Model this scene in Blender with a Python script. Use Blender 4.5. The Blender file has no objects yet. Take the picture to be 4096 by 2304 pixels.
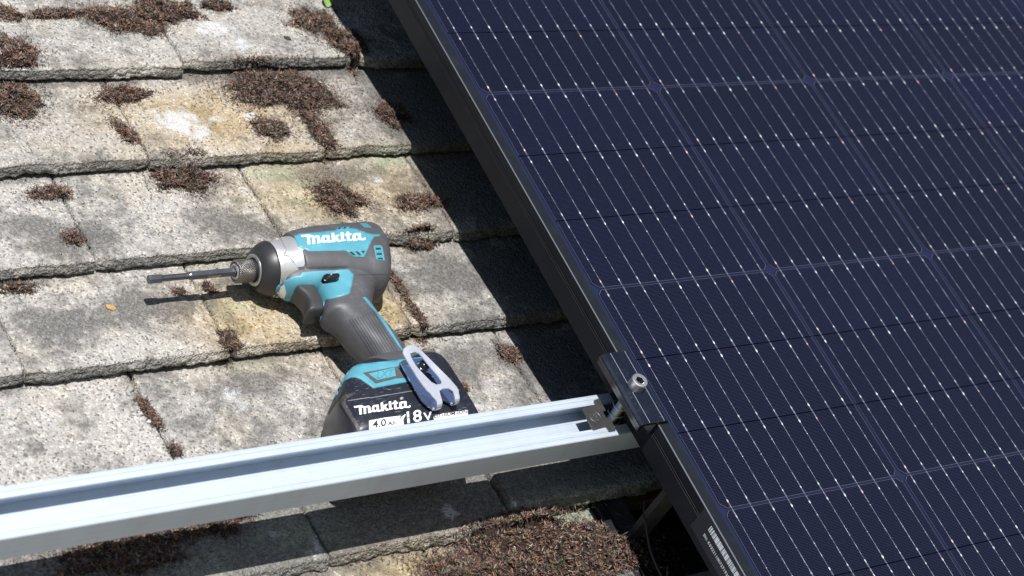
import bpy, bmesh, math, random
from mathutils import Vector, Matrix, noise, geometry
from mathutils.bvhtree import BVHTree

random.seed(7)
S = 0.001                                   # everything is modelled in millimetres
scene = bpy.context.scene
COL = scene.collection
PITCH = math.radians(43.6)                  # pitch of the tiled roof
# roof frame while building: x along the eave, y up the slope, z off the roof; tilted by PITCH at the very end
G = Matrix.Rotation(PITCH, 4, 'X')

# ------------------------------------------------------------------ camera
CAM = Vector((-1006.253, -761.255, 1058.755))
R0 = Vector((0.8104150, -0.4238878, 0.4044090))
R1 = Vector((-0.0852808, -0.7682892, -0.6343964))
R2 = Vector((0.5796160, 0.4796361, -0.6587826))
FPX = 8467.127
cd = bpy.data.cameras.new('camera')
cam = bpy.data.objects.new('camera', cd)
COL.objects.link(cam)
cam.matrix_basis = Matrix(((R0.x, -R1.x, -R2.x, CAM.x * S), (R0.y, -R1.y, -R2.y, CAM.y * S),
                           (R0.z, -R1.z, -R2.z, CAM.z * S), (0, 0, 0, 1)))
cd.sensor_fit = 'HORIZONTAL'
cd.sensor_width = 36
cd.lens = FPX / 4096 * 36
cd.clip_start = 0.05
cd.clip_end = 2000
cd.dof.use_dof = True
cd.dof.focus_distance = 1.64
cd.dof.aperture_fstop = 11
scene.camera = cam

# ------------------------------------------------------------------ sky, sun, exposure
SUNV = (G.to_3x3() @ Vector((-0.212, 0.045, 1.0))).normalized()
elev = math.asin(SUNV.z)
wd = bpy.data.worlds.new('World')
scene.world = wd
wd.use_nodes = True
nt = wd.node_tree
sky = nt.nodes.new('ShaderNodeTexSky')
sky.sky_type = 'NISHITA'
sky.sun_disc = False
sky.sun_elevation = elev
sky.sun_rotation = math.atan2(-SUNV.x, SUNV.y)
bg = nt.nodes['Background']
bg.inputs['Strength'].default_value = 0.068
nt.links.new(sky.outputs['Color'], bg.inputs['Color'])
sd = bpy.data.lights.new('sun', 'SUN')
sd.energy = 5.0
sd.angle = math.radians(0.5)
sd.color = (1.0, 0.975, 0.94)
sun = bpy.data.objects.new('sun', sd)
COL.objects.link(sun)
sun.matrix_basis = Vector((-0.212, 0.045, 1.0)).to_track_quat('Z', 'Y').to_matrix().to_4x4()
vs = scene.view_settings
vs.view_transform = 'Standard'
vs.look = 'None'
vs.exposure = 0.35
vs.gamma = 1.0


# ------------------------------------------------------------------ camera maths used to lay traced outlines on real surfaces
def raydir(px, py):
    return (R0 * ((px - 2048) / FPX) + R1 * ((py - 1152) / FPX) + R2).normalized()


def plane(px, py, w):
    d = raydir(px, py)
    return CAM + d * ((w - CAM.z) / d.z)


K16 = 4096 / 2576


def at(x, y, w=-117):
    p = plane(x * K16, y * K16, w)
    return p.x, p.y


# ------------------------------------------------------------------ object helpers
def tag(o, label, cat, group=None):
    o['label'] = label
    o['category'] = cat
    if group:
        o['group'] = group
    return o


def obj(name, verts, faces, mats, parent=None, smooth=False, idx=None, loc=None, attrs=None):
    me = bpy.data.meshes.new(name)
    ox, oy, oz = loc if loc else (0, 0, 0)
    me.from_pydata([((v[0] - ox) * S, (v[1] - oy) * S, (v[2] - oz) * S) for v in verts], [], faces)
    if not isinstance(mats, (list, tuple)):
        mats = [mats]
    for m in mats:
        me.materials.append(m)
    if idx is not None:
        me.polygons.foreach_set('material_index', idx)
    if smooth:
        me.polygons.foreach_set('use_smooth', [True] * len(me.polygons))
    if attrs:
        for an, av in attrs.items():
            a = me.attributes.new(an, 'FLOAT', 'POINT')
            a.data.foreach_set('value', av)
    me.update()
    o = bpy.data.objects.new(name, me)
    COL.objects.link(o)
    if parent:
        o.parent = parent
        o.matrix_basis = Matrix.Translation((ox * S, oy * S, oz * S)) if loc else Matrix.Identity(4)
    elif loc:
        o.location = (ox * S, oy * S, oz * S)
    return o


def empty(name, loc=(0, 0, 0), rot=(0, 0, 0)):
    o = bpy.data.objects.new(name, None)
    o.empty_display_size = 0.02
    COL.objects.link(o)
    o.location = (loc[0] * S, loc[1] * S, loc[2] * S)
    o.rotation_euler = rot
    return o


class MB:
    """collects vertices and faces (mm)"""
    def __init__(s):
        s.v = []; s.f = []; s.i = []

    def add(s, v, f, m=0):
        b = len(s.v)
        s.v += [tuple(x) for x in v]
        s.f += [tuple(b + k for k in q) for q in f]
        s.i += [m] * len(f)

    def box(s, x0, x1, y0, y1, z0, z1, m=0, bev=0):
        if bev:
            pr = [(x0 + bev, y0), (x1 - bev, y0), (x1, y0 + bev), (x1, y1 - bev), (x1 - bev, y1), (x0 + bev, y1), (x0, y1 - bev), (x0, y0 + bev)]
            n = 8
            v = []
            c = ((x0 + x1) / 2, (y0 + y1) / 2)
            for z, k in ((z0, 1), (z0 + bev, 0), (z1 - bev, 0), (z1, 1)):
                for p in pr:
                    v.append((p[0] - k * bev * (1 if p[0] > c[0] else -1), p[1] - k * bev * (1 if p[1] > c[1] else -1), z))
            f = [tuple(reversed(range(8))), tuple(range(24, 32))]
            for r in range(3):
                for i in range(n):
                    j = (i + 1) % n
                    f.append((r * n + i, r * n + j, r * n + n + j, r * n + n + i))
            s.add(v, f, m)
            return
        v = [(x0, y0, z0), (x1, y0, z0), (x1, y1, z0), (x0, y1, z0), (x0, y0, z1), (x1, y0, z1), (x1, y1, z1), (x0, y1, z1)]
        s.add(v, [(3, 2, 1, 0), (4, 5, 6, 7), (0, 1, 5, 4), (1, 2, 6, 5), (2, 3, 7, 6), (3, 0, 4, 7)], m)

    def loft(s, rings, cap0=True, cap1=True, closed=True, m=0):
        n = len(rings[0])
        v = [p for r in rings for p in r]
        f = []
        for r in range(len(rings) - 1):
            for i in range(n if closed else n - 1):
                j = (i + 1) % n
                f.append((r * n + i, r * n + j, (r + 1) * n + j, (r + 1) * n + i))
        if cap0:
            f.append(tuple(reversed(range(n))))
        if cap1:
            f.append(tuple(range((len(rings) - 1) * n, len(rings) * n)))
        s.add(v, f, m)

    def prism(s, poly, z0, z1, m=0):
        n = len(poly)
        a = sum(poly[i][0] * poly[(i + 1) % n][1] - poly[(i + 1) % n][0] * poly[i][1] for i in range(n))
        if a < 0:
            poly = poly[::-1]
        s.loft([[(x, y, z0) for x, y in poly], [(x, y, z1) for x, y in poly]], m=m)

    def tube(s, pts, r, n=8, m=0):
        pts = [Vector(p) for p in pts]
        rings = []
        ref = Vector((0.3, 0.2, 1)).normalized()
        for i, p in enumerate(pts):
            t = (pts[min(i + 1, len(pts) - 1)] - pts[max(i - 1, 0)]).normalized()
            a = t.cross(ref)
            if a.length < 1e-4:
                a = t.cross(Vector((1, 0, 0)))
            a.normalize()
            b = t.cross(a)
            rr = r[i] if isinstance(r, (list, tuple)) else r
            rings.append([p + a * (rr * math.cos(2 * math.pi * k / n)) + b * (rr * math.sin(2 * math.pi * k / n)) for k in range(n)])
        s.loft(rings, m=m)

    def turn(s, prof, n=48, m=0, c=(0, 0), cap0=True, cap1=True):
        """prof: (x, r) along the x axis"""
        s.loft([[(x, c[0] + r * math.sin(-2 * math.pi * k / n), c[1] + r * math.cos(2 * math.pi * k / n)) for k in range(n)] for x, r in prof], cap0, cap1, m=m)

    def obj(s, name, mats, parent=None, smooth=False, loc=None):
        return obj(name, s.v, s.f, mats, parent, smooth, s.i, loc)


# ------------------------------------------------------------------ material helper
class NT:
    def __init__(s, name):
        s.m = bpy.data.materials.new(name)
        s.m.use_nodes = True
        s.t = s.m.node_tree
        s.b = s.t.nodes['Principled BSDF']

    def n(s, typ, **kw):
        nd = s.t.nodes.new('ShaderNode' + typ)
        for k, v in kw.items():
            setattr(nd, k, v)
        return nd

    def l(s, a, b):
        s.t.links.new(a, b)

    def val(s, sock, v):
        if isinstance(v, bpy.types.NodeSocket):
            s.l(v, sock)
        elif isinstance(v, (tuple, list)) and len(v) == 3 and sock.type == 'RGBA':
            sock.default_value = (*v, 1)
        else:
            sock.default_value = v

    def mix(s, f, a, b, blend='MIX'):
        nd = s.n('Mix', data_type='RGBA', blend_type=blend)
        s.val(nd.inputs[0], f); s.val(nd.inputs[6], a); s.val(nd.inputs[7], b)
        return nd.outputs[2]

    def math(s, op, a, b=0.0, c=None, clamp=False):
        nd = s.n('Math', operation=op, use_clamp=clamp)
        s.val(nd.inputs[0], a); s.val(nd.inputs[1], b)
        if c is not None:
            s.val(nd.inputs[2], c)
        return nd.outputs[0]

    def ss(s, x, a, b):
        nd = s.n('MapRange', interpolation_type='SMOOTHSTEP', clamp=True)
        s.val(nd.inputs[0], x); nd.inputs[1].default_value = a; nd.inputs[2].default_value = b
        return nd.outputs[0]

    def noise(s, vec, scale, detail=4, rough=0.6, dist=0.0):
        nd = s.n('TexNoise')
        s.l(vec, nd.inputs['Vector'])
        nd.inputs['Scale'].default_value = scale
        nd.inputs['Detail'].default_value = detail
        nd.inputs['Roughness'].default_value = rough
        nd.inputs['Distortion'].default_value = dist
        return nd

    def coords(s, rnd=True):
        tc = s.n('TexCoord')
        if not rnd:
            return tc.outputs['Object']
        oi = s.n('ObjectInfo')
        ad = s.n('VectorMath', operation='MULTIPLY_ADD')
        s.l(tc.outputs['Object'], ad.inputs[0])
        ad.inputs[1].default_value = (1, 1, 1)
        cx = s.n('CombineXYZ')
        s.l(s.math('MULTIPLY', oi.outputs['Random'], 7.3), cx.inputs[0])
        s.l(s.math('MULTIPLY', oi.outputs['Random'], 3.1), cx.inputs[1])
        s.l(cx.outputs[0], ad.inputs[2])
        return ad.outputs[0]

    def ramp(s, fac, stops, interp='LINEAR'):
        nd = s.n('ValToRGB')
        cr = nd.color_ramp
        cr.interpolation = interp
        while len(cr.elements) < len(stops):
            cr.elements.new(0.5)
        for e, (p, c) in zip(cr.elements, stops):
            e.position = p
            e.color = (*c, 1)
        s.l(fac, nd.inputs[0])
        return nd.outputs[0]

    def bump(s, h, dist, strength=1.0, normal=None):
        nd = s.n('Bump')
        nd.inputs['Strength'].default_value = strength
        nd.inputs['Distance'].default_value = dist
        s.l(h, nd.inputs['Height'])
        if normal is not None:
            s.l(normal, nd.inputs['Normal'])
        return nd.outputs[0]

    def set(s, **kw):
        names = dict(color='Base Color', rough='Roughness', metal='Metallic', spec='Specular IOR Level', normal='Normal', coat='Coat Weight',
                     coatr='Coat Roughness', trans='Transmission Weight', ior='IOR', aniso='Anisotropic')
        for k, v in kw.items():
            s.val(s.b.inputs[names[k]], v)
        return s.m


def worn(name, col, rough=0.5, metal=0.0, spec=0.5, dust=0.15, scratch=0.0, grain=0.0, dustcol=(0.35, 0.33, 0.30)):
    """painted / moulded surface with a little dust, scuffing and uneven gloss"""
    m = NT(name)
    co = m.coords(False)
    n1 = m.noise(co, 60, 5, 0.65)
    n2 = m.noise(co, 900, 3, 0.6)
    c = m.mix(m.ss(n1.outputs[0], 0.35, 0.75), tuple(x * 0.9 for x in col), tuple(min(1, x * 1.08) for x in col))
    if dust:
        dm = m.math('MULTIPLY', m.ss(m.math('ADD', m.math('MULTIPLY', n1.outputs[0], 0.5), m.math('MULTIPLY', n2.outputs[0], 0.5)), 0.5, 0.72), dust)
        c = m.mix(dm, c, dustcol)
    r = m.math('ADD', m.math('MULTIPLY', n1.outputs[0], 0.2), rough - 0.1)
    nrm = None
    if scratch:
        mp = m.n('Mapping')
        mp.inputs['Rotation'].default_value = (0.3, 0.2, 0.9)
        mp.inputs['Scale'].default_value = (1, 14, 8)
        m.l(co, mp.inputs[0])
        sc = m.noise(mp.outputs[0], 130, 2, 0.5)
        sm = m.math('MULTIPLY', m.ss(sc.outputs[0], 0.66, 0.72), scratch)
        c = m.mix(sm, c, dustcol)
    if grain:
        nrm = m.bump(n2.outputs[0], 0.0002 * grain, 0.6)
        m.l(nrm, m.b.inputs['Normal'])
    return m.set(color=c, rough=r, metal=metal, spec=spec)


# ------------------------------------------------------------------ materials
def tile_material():
    m = NT('weathered_concrete')
    co = m.coords(True)
    big = m.noise(co, 22, 6, 0.68, 0.4)
    mid = m.noise(co, 110, 5, 0.7)
    vo = m.n('TexVoronoi')
    m.l(co, vo.inputs['Vector']); vo.inputs['Scale'].default_value = 620
    vo2 = m.n('TexVoronoi')
    m.l(co, vo2.inputs['Vector']); vo2.inputs['Scale'].default_value = 300
    fine = m.noise(co, 1500, 2, 0.6)

    def attr(nm):
        a = m.n('Attribute'); a.attribute_name = nm
        return a.outputs['Fac']
    oi = m.n('ObjectInfo')
    base = m.mix(oi.outputs['Random'], (0.335, 0.323, 0.306), (0.425, 0.409, 0.388))
    cream = m.noise(co, 14, 4, 0.6)
    base = m.mix(m.math('MULTIPLY', m.ss(cream.outputs[0], 0.5, 0.66), 0.34), base, (0.46, 0.41, 0.32))
    ye = m.mix(m.ss(mid.outputs[0], 0.35, 0.7), (0.40, 0.275, 0.12), (0.47, 0.37, 0.19))
    base = m.mix(m.math('MULTIPLY', attr('yellow'), m.ss(m.math('ADD', m.math('MULTIPLY', big.outputs[0], 0.6), m.math('MULTIPLY', mid.outputs[0], 0.4)), 0.33, 0.55)), base, ye)
    # black algae staining, deepened by the added dark patches
    st = m.math('ADD', m.math('MULTIPLY', big.outputs[0], 0.62), m.math('MULTIPLY', mid.outputs[0], 0.38))
    st = m.math('ADD', st, m.math('MULTIPLY', m.math('SUBTRACT', attr('dark'), 0.12), 0.30))
    stm = m.ss(st, 0.41, 0.60)
    sp = m.ss(m.math('ADD', m.math('MULTIPLY', fine.outputs[0], 0.5), m.math('MULTIPLY', vo.outputs['Color'], 0.5)), 0.28, 0.62)
    base = m.mix(m.math('MULTIPLY', stm, m.math('ADD', m.math('MULTIPLY', sp, 0.5), 0.36)), base, (0.060, 0.060, 0.060))
    gm = m.math('MULTIPLY', attr('green'), m.ss(mid.outputs[0], 0.3, 0.62))
    base = m.mix(m.math('MULTIPLY', gm, 0.7), base, (0.33, 0.39, 0.27))
    # sand grains of different minerals
    gr = m.ramp(vo.outputs['Color'], [(0.0, (0.05, 0.05, 0.05)), (0.17, (0.16, 0.15, 0.145)), (0.30, (0.5, 0.5, 0.5)), (0.62, (0.5, 0.5, 0.5)), (0.80, (0.72, 0.70, 0.66)), (0.93, (0.95, 0.93, 0.9)), (0.97, (0.85, 0.55, 0.30))], 'LINEAR')
    base = m.mix(0.74, base, gr, 'OVERLAY')
    gr2 = m.ramp(vo2.outputs['Color'], [(0.0, (0.28, 0.28, 0.28)), (0.2, (0.5, 0.5, 0.5)), (0.85, (0.5, 0.5, 0.5)), (1.0, (0.75, 0.72, 0.68))])
    base = m.mix(0.6, base, gr2, 'OVERLAY')
    li = m.math('ADD', attr('lichen'), m.math('MULTIPLY', m.math('SUBTRACT', m.math('ADD', m.math('MULTIPLY', mid.outputs[0], 0.6), m.math('MULTIPLY', fine.outputs[0], 0.4)), 0.5), 3.6))
    lm = m.math('MULTIPLY', m.ss(li, 0.40, 0.80), m.ss(attr('lichen'), 0.02, 0.35))
    base = m.mix(m.math('MULTIPLY', lm, 0.8), base, (0.56, 0.57, 0.58))
    h = m.math('ADD', m.math('MULTIPLY', vo.outputs['Distance'], -0.9), m.math('MULTIPLY', mid.outputs[0], 1.4))
    h = m.math('ADD', h, m.math('MULTIPLY', vo2.outputs['Distance'], -0.8))
    n = m.bump(h, 0.0012, 1.0)
    return m.set(color=base, rough=0.9, spec=0.25, normal=n)


M = {}
M['tile'] = tile_material()


def moss_material():
    m = NT('dried_moss')
    g = m.n('NewGeometry')
    c = m.ramp(g.outputs['Random Per Island'], [(0.0, (0.010, 0.009, 0.009)), (0.34, (0.026, 0.018, 0.016)), (0.52, (0.080, 0.034, 0.026)), (0.66, (0.15, 0.062, 0.042)),
                                                 (0.80, (0.17, 0.105, 0.08)), (0.88, (0.30, 0.14, 0.065)), (0.94, (0.095, 0.095, 0.045)), (1.0, (0.38, 0.34, 0.29))])
    c = m.mix(0.10, c, m.ramp(g.outputs['Random Per Island'], [(0.0, (0.02, 0.018, 0.016)), (0.6, (0.075, 0.068, 0.06)), (1.0, (0.3, 0.27, 0.23))]))
    cl = m.noise(m.coords(True), 130, 4, 0.65)
    c = m.mix(m.math('MULTIPLY', m.ss(cl.outputs[0], 0.50, 0.64), 0.8), c, m.mix(0.6, c, (0.012, 0.012, 0.013)))
    dg_ = m.noise(m.coords(True), 190, 3, 0.6)
    c = m.mix(m.math('MULTIPLY', m.ss(dg_.outputs[0], 0.57, 0.68), 0.6), c, (0.21, 0.185, 0.165))
    ol = m.noise(m.coords(True), 60, 3, 0.6)
    c = m.mix(m.math('MULTIPLY', m.ss(ol.outputs[0], 0.56, 0.68), 0.5), c, (0.060, 0.058, 0.022))
    oi = m.n('ObjectInfo')
    c = m.mix(m.math('MULTIPLY', oi.outputs['Random'], 0.35), c, m.mix(0.5, c, (0.03, 0.028, 0.026)))
    return m.set(color=c, rough=0.6, spec=0.3)


def plainmat(name, col, rough=0.6, metal=0.0, spec=0.5, **kw):
    m = NT(name)
    return m.set(color=col, rough=rough, metal=metal, spec=spec, **kw)


M['moss'] = moss_material()
_m = NT('moss_soil')
_n = _m.noise(_m.coords(True), 500, 4, 0.7)
M['soil'] = _m.set(color=_m.ramp(_n.outputs[0], [(0.3, (0.012, 0.010, 0.009)), (0.7, (0.06, 0.04, 0.03))]), rough=0.95, spec=0.1, normal=_m.bump(_n.outputs[0], 0.002, 1.0))


def alu_material():
    m = NT('satin_aluminium')
    co = m.coords(False)
    mp = m.n('Mapping')
    mp.inputs['Scale'].default_value = (1.2, 900, 900)
    m.l(co, mp.inputs[0])
    st = m.noise(mp.outputs[0], 1.0, 3, 0.6)
    mp2 = m.n('Mapping')
    mp2.inputs['Scale'].default_value = (60, 6, 6)
    m.l(co, mp2.inputs[0])
    bands = m.noise(mp2.outputs[0], 1.0, 4, 0.6)
    c = m.mix(m.ss(st.outputs[0], 0.3, 0.7), (0.53, 0.60, 0.69), (0.60, 0.67, 0.755))
    c = m.mix(m.math('MULTIPLY', m.ss(bands.outputs[0], 0.42, 0.72), 0.22), c, (0.46, 0.44, 0.42))
    r = m.math('ADD', m.math('MULTIPLY', st.outputs[0], 0.22), 0.28)
    return m.set(color=c, rough=m.math('ADD', r, 0.12), metal=0.6, normal=m.bump(st.outputs[0], 0.00004, 0.4))


M['alu'] = alu_material()
M['frame'] = worn('black_anodised', (0.011, 0.013, 0.018), 0.40, 0.0, 0.14, 0.03, dustcol=(0.25, 0.26, 0.28))
M['edgeglint'] = plainmat('painted_edge_glint', (0.13, 0.14, 0.16), 0.35, 0.3)  # pale bevel colour stands in for the sun's highlight along the frame edge
M['clamp'] = worn('black_anodised_clamp', (0.007, 0.010, 0.020), 0.26, 0.0, 0.28, 0.012, 0.12, dustcol=(0.3, 0.32, 0.36))
M['scratchline'] = plainmat('bare_aluminium_edge', (0.5, 0.51, 0.52), 0.35, 0.6)
M['steel'] = worn('zinc_steel', (0.66, 0.66, 0.66), 0.33, 0.9, 0.5, 0.15, 0.2)
M['dulsteel'] = worn('dull_spring_steel', (0.115, 0.117, 0.122), 0.40, 0.8, 0.5, 0.1, 0.2, dustcol=(0.45, 0.43, 0.4))
M['darksteel'] = worn('dark_tool_steel', (0.15, 0.157, 0.18), 0.30, 0.85, 0.5, 0.3, 0.25, dustcol=(0.4, 0.4, 0.42))
M['galv'] = worn('galvanised_steel', (0.09, 0.092, 0.095), 0.5, 0.4, 0.4, 0.2)
M['membrane'] = worn('black_membrane', (0.010, 0.011, 0.014), 0.45, 0.0, 0.4, 0.2, dustcol=(0.05, 0.045, 0.04))
M['twig'] = plainmat('dry_twig', (0.055, 0.045, 0.05), 0.7)
M['leaf'] = plainmat('young_leaf', (0.20, 0.34, 0.10), 0.5)
M['stone'] = worn('ochre_stone', (0.42, 0.27, 0.12), 0.85, 0, 0.2, 0.1)
M['paint'] = plainmat('printed_white', (0.80, 0.80, 0.80), 0.5)
M['silverink'] = plainmat('printed_pale_blue', (0.80, 0.86, 0.95), 0.5)


def cell_material():
    m = NT('silicon_cell')
    co = m.coords(False)
    sx = m.n('SeparateXYZ')
    m.l(co, sx.inputs[0])
    fy = m.math('FRACT', m.math('MULTIPLY', sx.outputs[1], 1000 / 1.25))
    fl = m.math('LESS_THAN', fy, 0.17)
    # dashed collector line halfway between two wires
    fx = m.math('FRACT', m.math('ADD', m.math('DIVIDE', sx.outputs[0], 0.01835), 0.5))
    dl = m.math('LESS_THAN', m.math('ABSOLUTE', m.math('SUBTRACT', fx, 0.0)), 0.018)
    dash = m.math('LESS_THAN', m.math('FRACT', m.math('MULTIPLY', sx.outputs[1], 1000 / 3.75)), 0.45)
    dl = m.math('MULTIPLY', dl, dash)
    n = m.noise(co, 30, 3, 0.5)
    oi = m.n('ObjectInfo')
    c = m.mix(oi.outputs['Random'], (0.0009, 0.0012, 0.0055), (0.0016, 0.0023, 0.0115))
    c = m.mix(m.math('MULTIPLY', n.outputs[0], 0.5), c, (0.0026, 0.0030, 0.010))
    c = m.mix(m.math('MULTIPLY', fl, 0.85), c, (0.031, 0.032, 0.059))
    c = m.mix(m.math('MULTIPLY', dl, 0.8), c, (0.26, 0.25, 0.28))
    return m.set(color=c, rough=0.6, spec=0.0, coat=0.8, coatr=0.04)


M['cell'] = cell_material()
M['backsheet'] = plainmat('black_backsheet', (0.012, 0.016, 0.040), 0.5, 0, 0.0, coat=0.7, coatr=0.05)
_m = NT('tinned_wire')
_mp = _m.n('Mapping'); _mp.inputs['Scale'].default_value = (40, 130, 1)
_m.l(_m.coords(True), _mp.inputs[0])
_n = _m.noise(_mp.outputs[0], 1.0, 4, 0.75)
M['wire'] = _m.set(color=_m.mix(_m.ss(_n.outputs[0], 0.42, 0.66), (0.085, 0.10, 0.155), (0.42, 0.44, 0.52)), rough=0.42, metal=0.5)  # brightness varies along the wire to paint broken sparkle
_m = NT('solder_pad')
_g = _m.n('NewGeometry')
_c = _m.ramp(_g.outputs['Random Per Island'], [(0.0, (0.30, 0.33, 0.42)), (0.30, (0.62, 0.63, 0.66)), (0.86, (0.80, 0.80, 0.80)), (0.90, (0.30, 0.72, 0.68)), (0.94, (0.78, 0.42, 0.30)), (1.0, (0.80, 0.78, 0.72))])  # cyan and orange tints paint coloured glints onto a few pads
M['solder'] = _m.set(color=_c, rough=0.38, metal=0.4)

# ------------------------------------------------------------------ ground, far below the roof (world frame)
ob = obj('ground', [(-90000, -90000, 0), (90000, -90000, 0), (90000, 90000, 0), (-90000, 90000, 0)], [(0, 1, 2, 3)], worn('dry_lawn', (0.09, 0.10, 0.045), 0.95, 0, 0.1, 0.3))
ob['kind'] = 'structure'
ob.location = (0, 0, -5.0)

# ------------------------------------------------------------------ tiled roof
COURSES = [(459, 0), (362, 1), (258, 0), (160, 2), (62.5, 1), (-37, 3), (-128, 1), (-223, 3), (-321, 1)]   # lower edge of each course, joint phase
PHASE = {0: -249.0, 1: -253.0, 2: -166.0, 3: -170.0}
PH = {459: -247, 362: -176, 258: -247, 160: -163.5, 62.5: -252, -37: -169, -128: -248, -223: -166, -321: -248}
WLOW = -113.0
ZO = {-128: -3.0}                     # this course sits a little lower
SLOPE = 0.132


def surf(x, y):
    """height of the tiled surface"""
    best = None
    for v, _ in COURSES:
        if v <= y:
            if best is None or v > best:
                best = v
    if best is None:
        best = y
    return WLOW + ZO.get(best, 0) - (y - best) * SLOPE


def fbm(x, y, z, o=3):
    s = 0; a = 1
    for k in range(o):
        s += a * noise.noise((x, y, z)); x *= 2.03; y *= 2.03; z *= 2.03; a *= 0.5
    return s


# coloured growth and darkened patches on the tiles: (kind, x, y, rx, ry, strength), x y in roof millimetres
BLOBS = []


def blob(kind, px, py, rx, ry, s=1.0):
    x, y = at(px, py)
    BLOBS.append((kind, x, y, rx, ry, s))


blob('lichen', 450, 305, 26, 20, 1.0); blob('lichen', 490, 335, 18, 12, 0.8); blob('lichen', 545, 292, 10, 7, 0.7); blob('lichen', 630, 286, 9, 6, 0.8)
blob('lichen', 545, 68, 26, 14, 0.75); blob('lichen', 600, 115, 22, 16, 0.6); blob('lichen', 160, 555, 9, 7, 0.5); blob('lichen', 590, 985, 10, 10, 0.75); blob('lichen', 610, 1010, 9, 8, 0.6)
blob('lichen', 1180, 1030, 16, 6, 0.7); blob('lichen', 1085, 72, 14, 8, 0.6); blob('lichen', 1130, 1285, 9, 12, 0.7); blob('lichen', 120, 245, 12, 14, 0.45); blob('lichen', 490, 918, 16, 10, 0.35)
blob('lichen', 790, 1375, 12, 14, 0.5); blob('lichen', 700, 1345, 7, 8, 0.5); blob('lichen', 960, 440, 12, 8, 0.55); blob('lichen', 900, 520, 6, 6, 0.5)
for q in ((520, 290, 95, 42, 0.9), (800, 470, 75, 48, 0.85), (1000, 470, 60, 45, 0.75), (640, 800, 60, 40, 0.9), (820, 800, 70, 40, 0.75), (960, 780, 30, 40, 0.9), (1050, 1410, 60, 20, 0.9), (720, 380, 40, 14, 0.7)):
    blob('yellow', *q)
for q in ((690, 418, 22, 9, 0.9), (985, 390, 26, 9, 0.8), (760, 480, 22, 22, 0.5), (600, 770, 22, 8, 0.5), (640, 905, 30, 5, 0.5), (740, 1340, 28, 14, 0.8), (520, 1420, 24, 14, 0.6), (1450, 1285, 40, 18, 0.8), (640, 650, 40, 7, 0.6), (300, 1330, 30, 12, 0.4)):
    blob('green', *q)
for q in ((850, 430, 40, 14, 0.7), (240, 590, 22, 22, 0.5), (160, 620, 34, 10, 0.6), (60, 560, 40, 16, 0.4), (620, 580, 40, 18, 0.5), (200, 800, 60, 14, 0.6), (340, 770, 50, 12, 0.6), (1200, 480, 60, 40, 1.0), (1130, 300, 60, 60, 1.0),
          (700, 640, 40, 14, 0.4), (1060, 690, 60, 20, 0.4), (620, 960, 40, 14, 0.45), (900, 1300, 90, 30, 0.9), (1180, 900, 50, 30, 0.5), (1330, 700, 60, 40, 0.9), (1400, 900, 60, 30, 0.8), (1500, 1130, 90, 30, 0.9), (1100, 1250, 80, 30, 0.8), (550, 1390, 140, 30, 1.0)):
    blob('dark', *q)


for gx in (-520, -380, -240, -110):
    BLOBS.append(('dark', gx, -222, 110, 40, 1.6))      # added: darkens unseen lower courses so the rail face reflects darker


def blobval(kind, x, y):
    s = 0.0
    for b in BLOBS:
        if b[0] == kind:
            d = ((x - b[1]) / b[3]) ** 2 + ((y - b[2]) / b[4]) ** 2
            if d < 4:
                s = max(s, b[5] * math.exp(-d * 0.9))
    return s


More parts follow.
